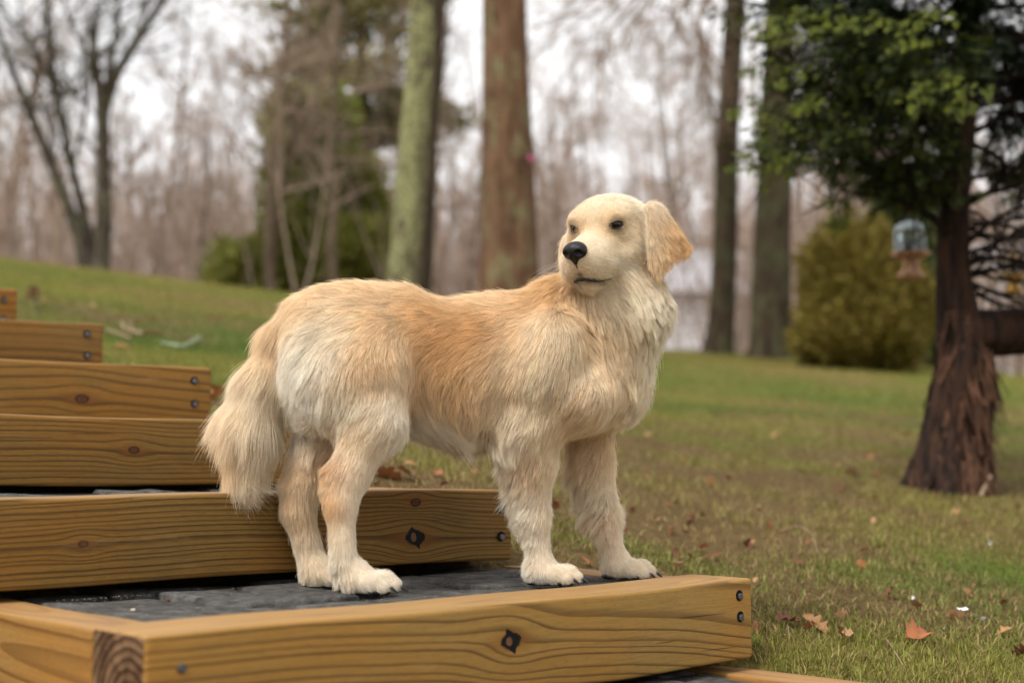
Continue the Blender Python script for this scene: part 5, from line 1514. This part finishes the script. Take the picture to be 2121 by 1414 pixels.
# ---- combing guides: photo pixel where the coat was read, lie of the coat in the picture, length cm, lift, colour, locks
W_, C_, L_, G_, B_ = (252, 245, 230), (246, 230, 200), (234, 206, 164), (206, 166, 112), (170, 126, 76)
S_, EA_, Q_, D_ = (251, 240, 218), (202, 158, 104), (224, 188, 138), (150, 104, 62)
GUIDES = [
 # head
 (1215, 492, .35, -.6, 0.25, .25, S_, 0), (1236, 462, .2, -1, 0.36, .25, S_, 0), (1230, 436, .1, -1, 0.50, .25, S_, 0), (1262, 418, .4, -.8, 0.72, .22, S_, 0),
 (1203, 436, -.3, -.9, 0.58, .25, S_, 0), (1185, 458, -.5, -.5, 0.50, .25, Q_, 0), (1176, 490, -.6, .3, 0.65, .25, S_, 0),
 (1290, 432, .7, -.55, 0.58, .22, S_, 0), (1268, 446, .6, -.6, 0.36, .2, Q_, 0), (1250, 474, .5, -.7, 0.29, .2, L_, 0), (1300, 460, 1, -.05, 0.58, .22, C_, 0), (1320, 425, 1, .1, 0.94, .25, S_, .2),
 (1282, 492, 1, .25, 0.43, .2, C_, 0), (1245, 510, .9, .1, 0.32, .2, S_, 0), (1225, 540, .9, .35, 0.36, .25, S_, 0), (1255, 545, .95, .3, 0.43, .25, S_, 0),
 (1300, 520, 1, .35, 0.94, .25, S_, .2), (1325, 500, .8, .6, 1.30, .25, C_, .3), (1310, 560, .7, .7, 1.73, .3, C_, .5), (1335, 590, .3, 1, 2.45, .3, C_, .7),
 (1210, 585, .6, .4, 0.36, .3, S_, 0), (1245, 590, .6, .6, 0.72, .3, C_, .2), (1200, 560, .5, .5, 0.29, .3, (200, 180, 155), 0), (1180, 545, -.2, .7, 0.36, .25, S_, 0),
 (1352, 428, .6, .7, 1.9, .4, S_, .3), (1362, 450, .3, 1, 1.8, .3, L_, .4), (1350, 500, .1, 1, 1.5, .25, C_, .4), (1378, 490, .5, .95, 2.1, .28, Q_, .55),
 (1412, 508, .95, .5, 2.6, .45, EA_, .6), (1366, 548, 0, 1, 2.2, .35, Q_, .6), (1392, 525, .45, .9, 2.5, .4, EA_, .65), (1384, 465, .6, .8, 2.0, .3, Q_, .5), (1346, 530, .0, 1, 1.8, .3, L_, .5),
 (1163, 520, -.2, 1, 2.2, .3, L_, .4), (1160, 480, -.4, 1, 1.6, .3, S_, .3),
 # neck and chest
 (1195, 620, .1, 1, 3.6, .35, L_, .7), (1240, 630, .35, 1, 4.2, .35, C_, .8), (1300, 640, .25, 1, 5.0, .35, C_, .9), (1355, 630, .3, 1, 4.6, .35, S_, .8), (1385, 660, .1, 1, 4.2, .35, S_, .8),
 (1260, 700, .3, 1, 5.0, .35, L_, .9), (1325, 710, .05, 1, 5.4, .3, C_, .9), (1365, 740, -.15, 1, 4.6, .3, S_, .8), (1225, 670, .45, 1, 4.0, .3, L_, .8),
 (1275, 770, .0, 1, 5.0, .3, L_, .9), (1335, 800, -.25, 1, 4.5, .3, C_, .8), (1320, 855, -.5, .8, 3.2, .3, S_, .7), (1265, 840, -.75, .6, 3.4, .25, C_, .6), (1225, 880, -.7, .7, 3.0, .25, L_, .5),
 (1150, 592, -.5, .7, 3.0, .5, G_, .7), (1120, 612, -.9, .4, 3.0, .35, G_, .5), (1180, 640, -.1, 1, 3.2, .35, G_, .6), (1200, 700, .25, 1, 3.0, .25, L_, .5),
 # back and flank
 (1060, 615, -1, .15, 2.8, .25, L_, .45), (980, 615, -1, .1, 2.8, .25, L_, .5), (900, 605, -1, .15, 3.0, .28, L_, .6), (820, 585, -1, .0, 2.8, .25, L_, .5), (740, 590, -1, .1, 2.8, .25, L_, .5),
 (670, 615, -.9, .4, 3.0, .28, L_, .5), (620, 645, -.6, .8, 3.2, .3, L_, .5),
 (1060, 680, -.8, .6, 2.6, .2, Q_, .4), (990, 690, -.85, .5, 2.4, .2, B_, .3), (920, 690, -.9, .4, 2.4, .2, B_, .3), (860, 660, -.95, .3, 2.6, .2, Q_, .4), (940, 650, -.95, .25, 2.6, .2, G_, .4),
 (1040, 760, -.55, .85, 2.8, .2, L_, .4), (960, 760, -.5, .85, 2.8, .2, G_, .4), (890, 740, -.5, .85, 2.6, .2, B_, .4), (1000, 840, -.25, 1, 3.2, .2, L_, .5), (930, 830, -.1, 1, 3.4, .22, Q_, .5),
 (865, 800, .35, .95, 3.4, .25, Q_, .6), (860, 860, .45, .9, 5.2, .34, W_, .7), (910, 890, .45, .9, 5.6, .38, W_, .7), (980, 900, .15, 1, 5.2, .38, C_, .7), (930, 920, .3, 1, 5.6, .42, (215, 195, 165), .7), (1010, 930, 0, 1, 3.6, .3, L_, .6),
 (780, 640, -.9, .5, 2.8, .22, L_, .5), (700, 650, -.8, .6, 3.0, .25, C_, .5), (640, 690, -.5, .9, 4.0, .3, S_, .6), (790, 690, -.6, .75, 2.8, .22, L_, .5),
 # shoulder and near foreleg
 (1110, 680, -.45, .9, 2.4, .18, C_, .35), (1160, 700, -.1, 1, 2.4, .18, C_, .35), (1090, 770, -.5, .85, 2.6, .2, C_, .4), (1150, 780, -.3, .95, 2.4, .18, C_, .35), (1200, 780, -.35, .95, 2.6, .2, C_, .4),
 (1190, 850, -.5, .85, 2.4, .2, L_, .4), (1110, 850, -.35, .95, 2.4, .2, C_, .4), (1060, 850, -.45, .9, 3.0, .25, C_, .5), (1048, 910, -.55, .8, 4.6, 1.0, S_, .8),
 (1130, 930, -.1, 1, 1.5, .18, C_, .25), (1145, 990, 0, 1, .9, .18, S_, .1), (1095, 970, -.3, .95, 2.0, .22, Q_, .4), (1055, 970, -.75, .7, 6.4, 2.2, S_, 1.0), (1065, 1030, -.75, .65, 5.8, 2.2, S_, 1.0),
 (1078, 1080, -.65, .7, 3.6, 1.6, S_, .9), (1120, 1060, -.1, 1, .9, .18, S_, .1), (1130, 1110, 0, 1, .8, .18, W_, .1), (1090, 1130, -.5, .85, 2.2, .8, C_, .7), (1125, 1145, .2, 1, .8, .2, W_, .1),
 (1150, 1168, .8, .6, .6, .25, W_, .3), (1175, 1190, .9, .5, .5, .3, S_, .3), (1110, 1180, -.2, .95, 1.6, .3, W_, .7), (1095, 1165, -.5, .85, 2.0, .8, S_, .8),
 # far foreleg
 (1240, 930, -.2, 1, 1.6, .2, L_, .3), (1262, 990, 0, 1, .9, .18, S_, .1), (1200, 950, -.5, .85, 3.6, .3, L_, .7), (1195, 1000, -.7, .75, 6.0, 2.2, S_, 1.0), (1225, 1060, -.6, .75, 5.2, 2.0, C_, 1.0),
 (1240, 1100, -.4, .9, 2.6, 1.0, L_, .9), (1270, 1080, 0, 1, .8, .18, S_, .1), (1280, 1130, .15, 1, .8, .2, W_, .1), (1250, 1150, -.3, .95, 1.8, .3, C_, .6), (1300, 1162, .8, .6, .6, .25, W_, .3), (1325, 1180, .9, .5, .5, .3, S_, .3),
 # near hind
 (600, 720, -.15, 1, 4.6, .35, W_, .7), (600, 790, .0, 1, 5.0, .35, W_, .7), (610, 860, .25, 1, 5.2, .5, W_, .8), (650, 740, -.35, .95, 4.4, .28, W_, .6), (645, 810, -.05, 1, 4.4, .3, W_, .6),
 (700, 700, -.6, .8, 3.0, .22, S_, .5), (695, 780, -.35, .95, 3.0, .22, C_, .5), (750, 720, -.2, .9, 2.6, .25, L_, .5), (770, 770, .2, 1, 2.4, .25, Q_, .5), (815, 720, .35, .95, 2.6, .2, L_, .5), (835, 780, .1, 1, 2.4, .2, C_, .4),
 (820, 850, -.3, .95, 2.2, .2, W_, .4), (760, 840, -.45, .9, 2.4, .2, S_, .4), (700, 850, -.4, .95, 3.6, .28, S_, .6), (655, 890, -.05, 1, 5.0, .55, W_, .8), (690, 920, -.45, .9, 3.6, .3, G_, .7), (745, 900, -.45, .9, 2.0, .2, L_, .4),
 (785, 920, -.35, .95, 1.6, .2, S_, .3), (690, 970, -.3, .95, 2.4, .25, B_, .5), (735, 970, -.3, 1, 1.4, .2, S_, .3), (672, 1010, -.05, 1, 1.2, .2, L_, .3), (715, 1020, 0, 1, 1.0, .18, S_, .2), (740, 1040, .1, 1, .9, .18, W_, .1),
 (680, 1060, .0, 1, 1.1, .2, G_, .3), (692, 1040, .0, 1, 1.0, .2, B_, .3), (722, 1090, .1, 1, .8, .18, W_, .1), (692, 1110, -.1, 1, 1.6, .3, C_, .6), (728, 1150, .25, 1, .8, .18, W_, .1), (695, 1165, -.25, .95, 2.2, .7, S_, .8),
 (765, 1180, .85, .5, .6, .22, W_, .3), (800, 1200, .9, .4, .55, .3, W_, .3), (725, 1195, .1, .95, 1.8, .3, S_, .8), (760, 1208, .7, .7, .7, .3, W_, .6),
 # far hind
 (620, 970, -.3, 1, 2.6, .25, Q_, .5), (592, 1020, -.1, 1, 1.4, .22, L_, .3), (640, 1010, 0, 1, 1.6, .2, C_, .3), (600, 1080, .1, 1, 1.8, .25, L_, .5), (640, 1080, .15, 1, 1.0, .2, (215, 195, 165), .2), (620, 1140, .0, 1, 2.6, .7, C_, .8),
 (655, 1150, .3, 1, 1.0, .2, S_, .2), (680, 1180, .7, .6, 1.0, .25, S_, .4), (640, 1180, .1, 1, 1.8, .3, C_, .7),
 # tail
 (590, 680, -.45, .9, 3.6, .22, L_, .3), (560, 730, -.4, .92, 4.5, .18, L_, .3), (525, 790, -.3, .95, 6.0, .2, C_, .35), (560, 800, -.1, 1, 6.5, .22, C_, .35), (480, 870, -.02, 1, 6.5, .15, L_, .35),
 (520, 870, -.05, 1, 7.5, .2, C_, .4), (560, 870, .1, 1, 7.5, .26, C_, .4), (470, 930, .15, 1, 8.0, .16, Q_, .4), (505, 955, .0, 1, 7.0, .16, C_, .4), (545, 950, .0, 1, 4.6, .18, C_, .4),
]
GP = np.array([march(g[0], g[1]) for g in GUIDES])
GD = np.array([[g[2], 0.0, -g[3]] for g in GUIDES]); GD /= np.linalg.norm(GD, axis=1, keepdims=True)
GL = np.array([g[4] * 0.01 for g in GUIDES]); GT = np.array([g[5] for g in GUIDES])
GC = np.array([lin(*g[6])[:3] for g in GUIDES])
_mx = GC.max(1, keepdims=True)
GC = (GC / _mx) ** 0.74 * (0.50 + 0.46 * _mx ** 0.8); GK = np.array([float(g[7]) for g in GUIDES])
# the head's guides only rule the head and the trunk's only the trunk: scale of influence shrinks where guides are dense
GS = np.array([np.sort(np.linalg.norm(GP - p, axis=1))[3] for p in GP]) * 0.48
def comb(P):
    D = np.zeros((len(P), 3)); Ln = np.zeros(len(P)); T = np.zeros(len(P)); C = np.zeros((len(P), 3)); Kk = np.zeros(len(P))
    for i in range(0, len(P), 20000):
        p = P[i:i + 20000]
        r2 = ((p[:, None] - GP[None]) ** 2).sum(2)
        w = np.exp(-r2 / (2 * GS ** 2)) + 1e-6 / (r2 + 1e-4) + 1e-12
        w /= w.sum(1, keepdims=True)
        D[i:i + 20000] = w @ GD; Ln[i:i + 20000] = w @ GL; T[i:i + 20000] = w @ GT; C[i:i + 20000] = w @ GC; Kk[i:i + 20000] = w @ GK
    D /= np.linalg.norm(D, axis=1, keepdims=True) + 1e-9
    return D, Ln, T, C, Kk

# ---- materials
def fur_material(name, attr, strand):
    n = NB(name, 0.55, 0.25)
    c = n.attr(attr)
    if strand:
        info = n.node('ShaderNodeHairInfo')
        t = X(n.nt, info.outputs['Intercept'])
        rnd = X(n.nt, info.outputs['Random'])
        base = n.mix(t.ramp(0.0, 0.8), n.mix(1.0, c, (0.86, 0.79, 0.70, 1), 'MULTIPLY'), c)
        base = n.mix(0.5, base, n.mix(rnd, (0.84, 0.80, 0.75, 1), (1.08, 1.08, 1.08, 1)), 'MULTIPLY')
        n.set('Base Color', base)
        n.b.inputs['Roughness'].default_value = 0.5
        tr = n.node('ShaderNodeBsdfTranslucent'); n.nt.links.new(base, tr.inputs['Color'])
        mx = n.node('ShaderNodeMixShader'); mx.inputs[0].default_value = 0.30
        out = n.nt.nodes['Material Output']
        n.nt.links.new(n.b.outputs[0], mx.inputs[1]); n.nt.links.new(tr.outputs[0], mx.inputs[2])
        n.nt.links.new(mx.outputs[0], out.inputs['Surface'])
    else:
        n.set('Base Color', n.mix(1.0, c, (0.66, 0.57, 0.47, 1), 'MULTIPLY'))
        n.b.inputs['Roughness'].default_value = 0.9
        n.b.inputs['Specular IOR Level'].default_value = 0.05
    return n.m
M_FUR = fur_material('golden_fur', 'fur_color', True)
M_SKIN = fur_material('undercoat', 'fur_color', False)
M_NOSE = NB('nose_leather', 0.42, 0.28)
_k = M_NOSE.voro(M_NOSE.coord('Object'), 900.0)
M_NOSE.set('Base Color', (0.006, 0.005, 0.005, 1)); M_NOSE.bump(_k, 0.35, 0.0006); M_NOSE = M_NOSE.m
M_LIP = plain('lip_skin', (0.02, 0.014, 0.012, 1), 0.45, 0.4)
M_EYE = NB('eye_ball', 0.05, 0.6)
M_CLAW = plain('claw_horn', (0.02, 0.016, 0.013, 1), 0.4, 0.5)

DARKP = np.concatenate([mouth[24:46:2] + np.array([0, 0, -.45]), mouth[14:24:3] + np.array([0, 0, -.15]), mouth[46:56:3], [[mouth[35][0] + .2, 0, mouth[35][2] + .9]]])
def muzzle_dark(P, C):
    q = (P - HO) @ HAX.T / HC
    d = np.min(np.linalg.norm(q[:, None] - DARKP[None], axis=2), axis=1) if len(q) < 400000 else 9
    w = np.clip(1.2 - d / 0.6, 0, 1)[:, None] * .75
    e = np.min([np.linalg.norm(q - (c + o * 1.2), axis=1) for c, o, _, _ in EYES], axis=0)
    w2 = np.clip(1.75 - e / 0.95, 0, 1)[:, None] * .72
    C = C * (1 - w) + np.array([.06, .045, .035]) * w
    return C * (1 - w2) + np.array([.10, .06, .035]) * w2

# ---- body
dog_root = empty('golden_retriever', (float(at(930, 1200, 2.44)[0]), 2.44, PAVE_Z))
DO = np.array(dog_root.location)
tag(dog_root, 'cream and golden long-haired retriever standing on the timber step, head turned back', 'dog')
me = mesh_np('body', bodyV - DO, bodyF, M_SKIN, True)
_, _, _, bc, _ = comb(bodyV)
bc = muzzle_dark(bodyV, bc)
vcol(me, bc, 'fur_color')
body = link_mesh('body', me, dog_root)

for _ in range(4): mw = mw - dog.grad(mw) * (dog.sample(mw) - 0.0016)[:, None]
# ---- coat
def hairless(P):
    """nose, lids, lips"""
    bad = np.zeros(len(P), bool)
    for c, o, h_, v_ in EYES:
        bad |= np.linalg.norm(P - hd(*(c + o * 1.35)), axis=1) < 1.02 * HC
    bad |= np.linalg.norm((P - hd(9.5, 0, -2.4)) @ HAX.T / HC / np.array([1.9, 2.0, 1.65]), axis=1) < 1
    near = np.linalg.norm(P - hd(4.5, 0, -5), axis=1) < 0.09
    q = P[near]; m = np.min(np.linalg.norm(q[:, None] - mw[None], axis=2), axis=1)
    b2 = bad[near]; b2 |= m < 0.0026; bad[near] = b2
    return bad

def tri_sample(V, Q, n, wfun):
    T = np.concatenate([Q[:, [0, 1, 2]], Q[:, [0, 2, 3]]])
    a, b, c = V[T[:, 0]], V[T[:, 1]], V[T[:, 2]]
    ar = np.linalg.norm(np.cross(b - a, c - a), axis=1)
    w = ar * wfun((a + b + c) / 3)
    k = RNG.choice(len(T), n, p=w / w.sum())
    r1, r2 = np.sqrt(RNG.random(n)), RNG.random(n)
    return a[k] * (1 - r1)[:, None] + b[k] * (r1 * (1 - r2))[:, None] + c[k] * (r1 * r2)[:, None]

def density(P):
    g = dog.grad(P)
    v = CAMP - P; v /= np.linalg.norm(v, axis=1, keepdims=True)
    face = (g * v).sum(1)
    w = np.where(face < -0.35, 0.45, 1.0)
    hd_ = np.linalg.norm(P - hd(0, 0, -2), axis=1) < 0.16
    w = np.where(hd_, w * 2.6, w)
    w = np.where(P[:, 2] < 0.24, w * 1.5, w)
    return w

def grow(n, npts=8):
    P = tri_sample(bodyV, bodyF, n, density)
    P = P[~hairless(P)]
    P = P[(P[:, 2] > PAVE_Z + 0.006)]
    N = dog.grad(P)
    D, Ln, T, C, Kk = comb(P)
    # wandering of the lie, stronger where the coat is long
    amt = np.clip(Ln / 0.04, 0.25, 1.2)[:, None]
    D = D + wob(P, 26.0, 3) * (0.14 + 0.14 * np.clip(Kk, 0, 1))[:, None] * amt + wob(P, 80.0, 4) * 0.13 * amt + RNG.normal(size=P.shape) * 0.07
    D -= N * (D * N).sum(1, keepdims=True)
    D /= np.linalg.norm(D, axis=1, keepdims=True) + 1e-9
    T = T * RNG.uniform(0.55, 1.35, len(P))
    Ln = Ln * RNG.uniform(0.65, 1.15, len(P))
    loose = RNG.random(len(P)) < 0.05
    T[loose] *= 2.2; Ln[loose] *= 1.3
    dirv = D + N * T[:, None]; dirv /= np.linalg.norm(dirv, axis=1, keepdims=True)
    pts = np.zeros((len(P), npts, 3)); pts[:, 0] = P - N * 0.001
    cur = P.copy(); ds = (Ln / (npts - 1))[:, None]
    wave = wob(P, 60.0, 9)
    for j in range(1, npts):
        t = j / (npts - 1)
        dj = dirv + D * (0.55 * t) + np.array([0, 0, -1.0]) * (0.28 * t * np.clip(Ln / 0.05, 0, 1.3))[:, None] + wave * (0.26 * math.sin(t * 5.5)) * amt
        dj /= np.linalg.norm(dj, axis=1, keepdims=True)
        cur = cur + dj * ds
        sd_ = dog.sample(cur); g = dog.grad(cur)
        need = (0.0012 + 0.0035 * t * np.clip(Ln / 0.03, 0.2, 1.6)) * (0.5 + np.minimum(T, .8) * 2)
        push = np.clip(need - sd_, 0, 0.03)
        cur = cur + g * push[:, None]
        cur[:, 2] = np.maximum(cur[:, 2], PAVE_Z + 0.002)
        pts[:, j] = cur
    # locks: strands lean towards the nearest leader
    Kk = np.clip(Kk + np.where(np.linalg.norm(P - hd(0, 0, -2), axis=1) < .13, .0, .12), 0, 1)
    nl = len(P) // 30
    tree = kdtree.KDTree(nl)
    for i in range(nl): tree.insert(P[i], i)
    tree.balance()
    lead = np.array([tree.find(p)[1] for p in P])
    dl = np.linalg.norm(P - P[lead], axis=1)
    ok = np.clip(1 - dl / 0.02, 0, 1)
    t = np.linspace(0, 1, npts) ** 1.4
    w = (Kk * 0.68 * ok)[:, None] * t[None]
    # no lock across a bend in the lie
    same = np.clip((D * D[lead]).sum(1) * 1.6 - 0.6, 0, 1)
    w *= same[:, None]
    pts = pts * (1 - w[..., None]) + (pts[lead] + (P - P[lead])[:, None] * 0.2) * w[..., None]
    nb2 = max(50, len(P) // 170)
    tree = kdtree.KDTree(nb2)
    for i in range(nb2): tree.insert(P[i], i)
    tree.balance()
    ld2 = np.array([tree.find(p)[1] for p in P])
    d2 = np.linalg.norm(P - P[ld2], axis=1)
    w2 = (np.clip((Kk - 0.35) * 0.9, 0, 0.5) * np.clip(1.2 - d2 / 0.035, 0, 1) * np.clip((D * D[ld2]).sum(1) * 2 - 1, 0, 1))[:, None] * (np.linspace(0, 1, npts) ** 1.7)[None]
    pts = pts * (1 - w2[..., None]) + (pts[ld2] + (P - P[ld2])[:, None] * 0.22) * w2[..., None]
    lc = 1.0 + 0.07 * RNG.normal(size=nl)[np.minimum(lead, nl - 1)]
    C = C * np.clip(lc, 0.6, 1.35)[:, None]
    C = muzzle_dark(P, C)
    return pts, C, Ln

def curves_obj(name, pts, colors, rad, mat, parent, origin):
    n, m, _ = pts.shape
    cu = bpy.data.hair_curves.new(name)
    cu.add_curves([m] * n)
    cu.attributes['position'].data.foreach_set('vector', (pts - origin).astype(np.float32).ravel())
    ra = cu.attributes.get('radius') or cu.attributes.new('radius', 'FLOAT', 'POINT')
    ra.data.foreach_set('value', rad.astype(np.float32).ravel())
    ca = cu.attributes.new('fur_color', 'FLOAT_COLOR', 'CURVE')
    cc = np.ones((n, 4), np.float32); cc[:, :3] = np.clip(colors, 0, 1)
    ca.data.foreach_set('color', cc.ravel())
    cu.materials.append(mat)
    o = bpy.data.objects.new(name, cu)
    col.objects.link(o)
    if parent is not None: o.parent = parent
    return o

N_HAIR = 300000
pts, hc, hl = grow(N_HAIR)
tt = np.linspace(0, 1, pts.shape[1])
rad = (0.00019 * (1 - 0.8 * tt ** 1.5))[None] * np.clip(hl / 0.02, 0.45, 1.15)[:, None]
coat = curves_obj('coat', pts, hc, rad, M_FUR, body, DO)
# whiskers and brow hairs
wp = []
for i in range(46):
    s_ = 1 if i % 3 else -1
    b = np.array([RNG.uniform(4.0, 7.2), s_ * RNG.uniform(2.4, 3.0), RNG.uniform(-5.0, -3.4)])
    d = np.array([RNG.uniform(-.25, .35), s_ * 1.0, RNG.uniform(-.5, .1)]); L = RNG.uniform(2.5, 6.5)
    wp.append([hd(*(b + d * L * t + np.array([-.5, 0, -.8]) * t * t * L * .35)) for t in np.linspace(0, 1, 8)])
wp = np.array(wp)
curves_obj('whiskers', wp, np.tile(np.array([[.8, .74, .62]]), (len(wp), 1)), np.tile(0.00016 * (1 - .8 * tt)[None], (len(wp), 1)), M_FUR, body, DO)

# ---- nose
nose = Field(hd(9.4, 0, -2.4) - 0.045, hd(9.4, 0, -2.4) + 0.045, 0.0011)
def NE_(x, y, z, rx, ry, rz, k=0.5, sub=False): nose.ell(hd(x, y, z), np.array([rx, ry, rz]) * HC, HAX, k * HC, sub)
NE_(9.0, 0, -2.0, 1.3, 1.62, 1.05)
NE_(9.4, 0, -2.5, 1.0, 1.25, 1.1)
for s_ in (-1, 1):
    NE_(9.25, s_ * 1.0, -2.4, 1.0, .8, .88, .4)
nose.cone(hd(9.6, 0, -3.0), hd(9.0, 0, -4.6), .6 * HC, .25 * HC, .5 * HC)
for s_ in (-1, 1):
    NE_(10.35, s_ * .98, -2.5, .6, .46, .42, .25, True)
    nose.cone(hd(10.1, s_ * 1.2, -2.75), hd(9.5, s_ * 2.1, -2.95), .3 * HC, .16 * HC, .2 * HC, 1.0, True)
nose.cone(hd(10.6, 0, -2.6), hd(9.5, 0, -4.7), .10 * HC, .10 * HC, .25 * HC, 1.0, True)
nv, nf = nose.mesh()
link_mesh('nose', mesh_np('nose', nv - DO, nf, M_NOSE, True), dog_root)

# ---- eyes: dark brown ball with a black pupil, dark rim
for i, (c, o, h_, v_) in enumerate(EYES):
    bm = bmesh.new(); bmesh.ops.create_uvsphere(bm, u_segments=32, v_segments=24, radius=1.22 * HC)
    ow = Vector(tuple(o @ HAX))
    q = ow.to_track_quat('Z', 'Y')
    for v in bm.verts: v.co = q @ v.co
    e = link_mesh('eye', bm_mesh('eye', bm, None, True), dog_root, tuple(hd(*c) - DO))
    if i == 0:
        n = NB('eye_surface', 0.02, 0.4)
        # gaze: a little to the picture's left of where each eye points
        gaze = n.node('ShaderNodeVectorMath'); gaze.operation = 'DOT_PRODUCT'
        nrm = n.node('ShaderNodeVectorMath'); nrm.operation = 'NORMALIZE'
        n.nt.links.new(n.coord('Object'), nrm.inputs[0]); n.nt.links.new(nrm.outputs[0], gaze.inputs[0])
        gaze.inputs[1].default_value = tuple(hdir(1.0, 0.10, 0.02))
        g = X(n.nt, gaze.outputs['Value'])
        cc = n.mix(g.ramp(0.60, 0.66), (0.03, 0.02, 0.016, 1), (0.014, 0.006, 0.003, 1))
        n.set('Base Color', n.mix(g.ramp(0.90, 0.93), cc, (0.002, 0.002, 0.002, 1)))
        M_EYES = n.m
    e.data.materials.append(M_EYES)
    # rim: tube along the almond opening
    bm = bmesh.new(); rows = []
    for a in range(36):
        th = a / 36 * 2 * math.pi
        q3 = c + o * 1.0 + h_ * 1.30 * math.cos(th) + v_ * (0.47 * math.sin(th) * (1 - 0.25 * math.cos(th) ** 2) - 0.05)
        rr = q3 - c; q3 = c + rr / np.linalg.norm(rr) * 1.34
        rows.append(q3)
    rows = np.array(rows); ringv = []
    for a in range(36):
        tg = rows[(a + 1) % 36] - rows[a - 1]; tg /= np.linalg.norm(tg)
        nr = rows[a] - c; nr /= np.linalg.norm(nr); bn = np.cross(tg, nr)
        ringv.append([bm.verts.new(tuple(hd(*(rows[a] + 0.14 * (nr * math.cos(f) * .7 + bn * math.sin(f)))) - DO)) for f in np.linspace(0, 2 * math.pi, 7)[:-1]])
    for a in range(36):
        for b in range(6):
            bm.faces.new((ringv[a][b], ringv[a][(b + 1) % 6], ringv[(a + 1) % 36][(b + 1) % 6], ringv[(a + 1) % 36][b]))
    bmesh.ops.recalc_face_normals(bm, faces=bm.faces)
    link_mesh('eyelid', bm_mesh('eyelid', bm, M_LIP, True), dog_root)

# ---- lips: dark edge along the mouth line
lv, lf = tube(mw, [0.0038 * math.sin(math.pi * (i + .5) / 70) ** 1.1 for i in range(70)], 8)
link_mesh('lips', mesh_np('lips', lv - DO, lf, M_LIP, True), dog_root)

# ---- claws
for a, b in claws:
    p = [a, a * 0.5 + b * 0.5 + np.array([0, 0, 0.0022]), b]
    v, f = tube(spline(p, 6), [0.0036, 0.0035, 0.0031, 0.0025, 0.0017, 0.0006], 6)
    link_mesh('claw', mesh_np('claw', v - DO, f, M_CLAW, True), dog_root)

# ---- pads: black leather under the heel and the toes
M_PAD = plain('paw_pad', (0.012, 0.010, 0.010, 1), 0.6, 0.3)
for c, f, l, sc in pads:
    for a, b, r in ((-0.026, 0.0, 0.017), (-0.004, 0.0, 0.018), (0.036, -0.010, 0.008), (0.036, 0.010, 0.008), (0.022, -0.026, 0.008), (0.022, 0.026, 0.008)):
        bm = bmesh.new(); bmesh.ops.create_uvsphere(bm, u_segments=14, v_segments=8, radius=1.0)
        o_ = np.array([c[0], c[1], PAVE_Z]) + sc * (f * a + l * b) + np.array([0, 0, 0.005])
        for v in bm.verts: v.co = Vector(tuple(o_ - DO + (f * v.co.x + l * v.co.y) * r * sc + np.array([0, 0, 1.0]) * v.co.z * 0.0062))
        link_mesh('pad', bm_mesh('pad', bm, M_PAD, True), dog_root)
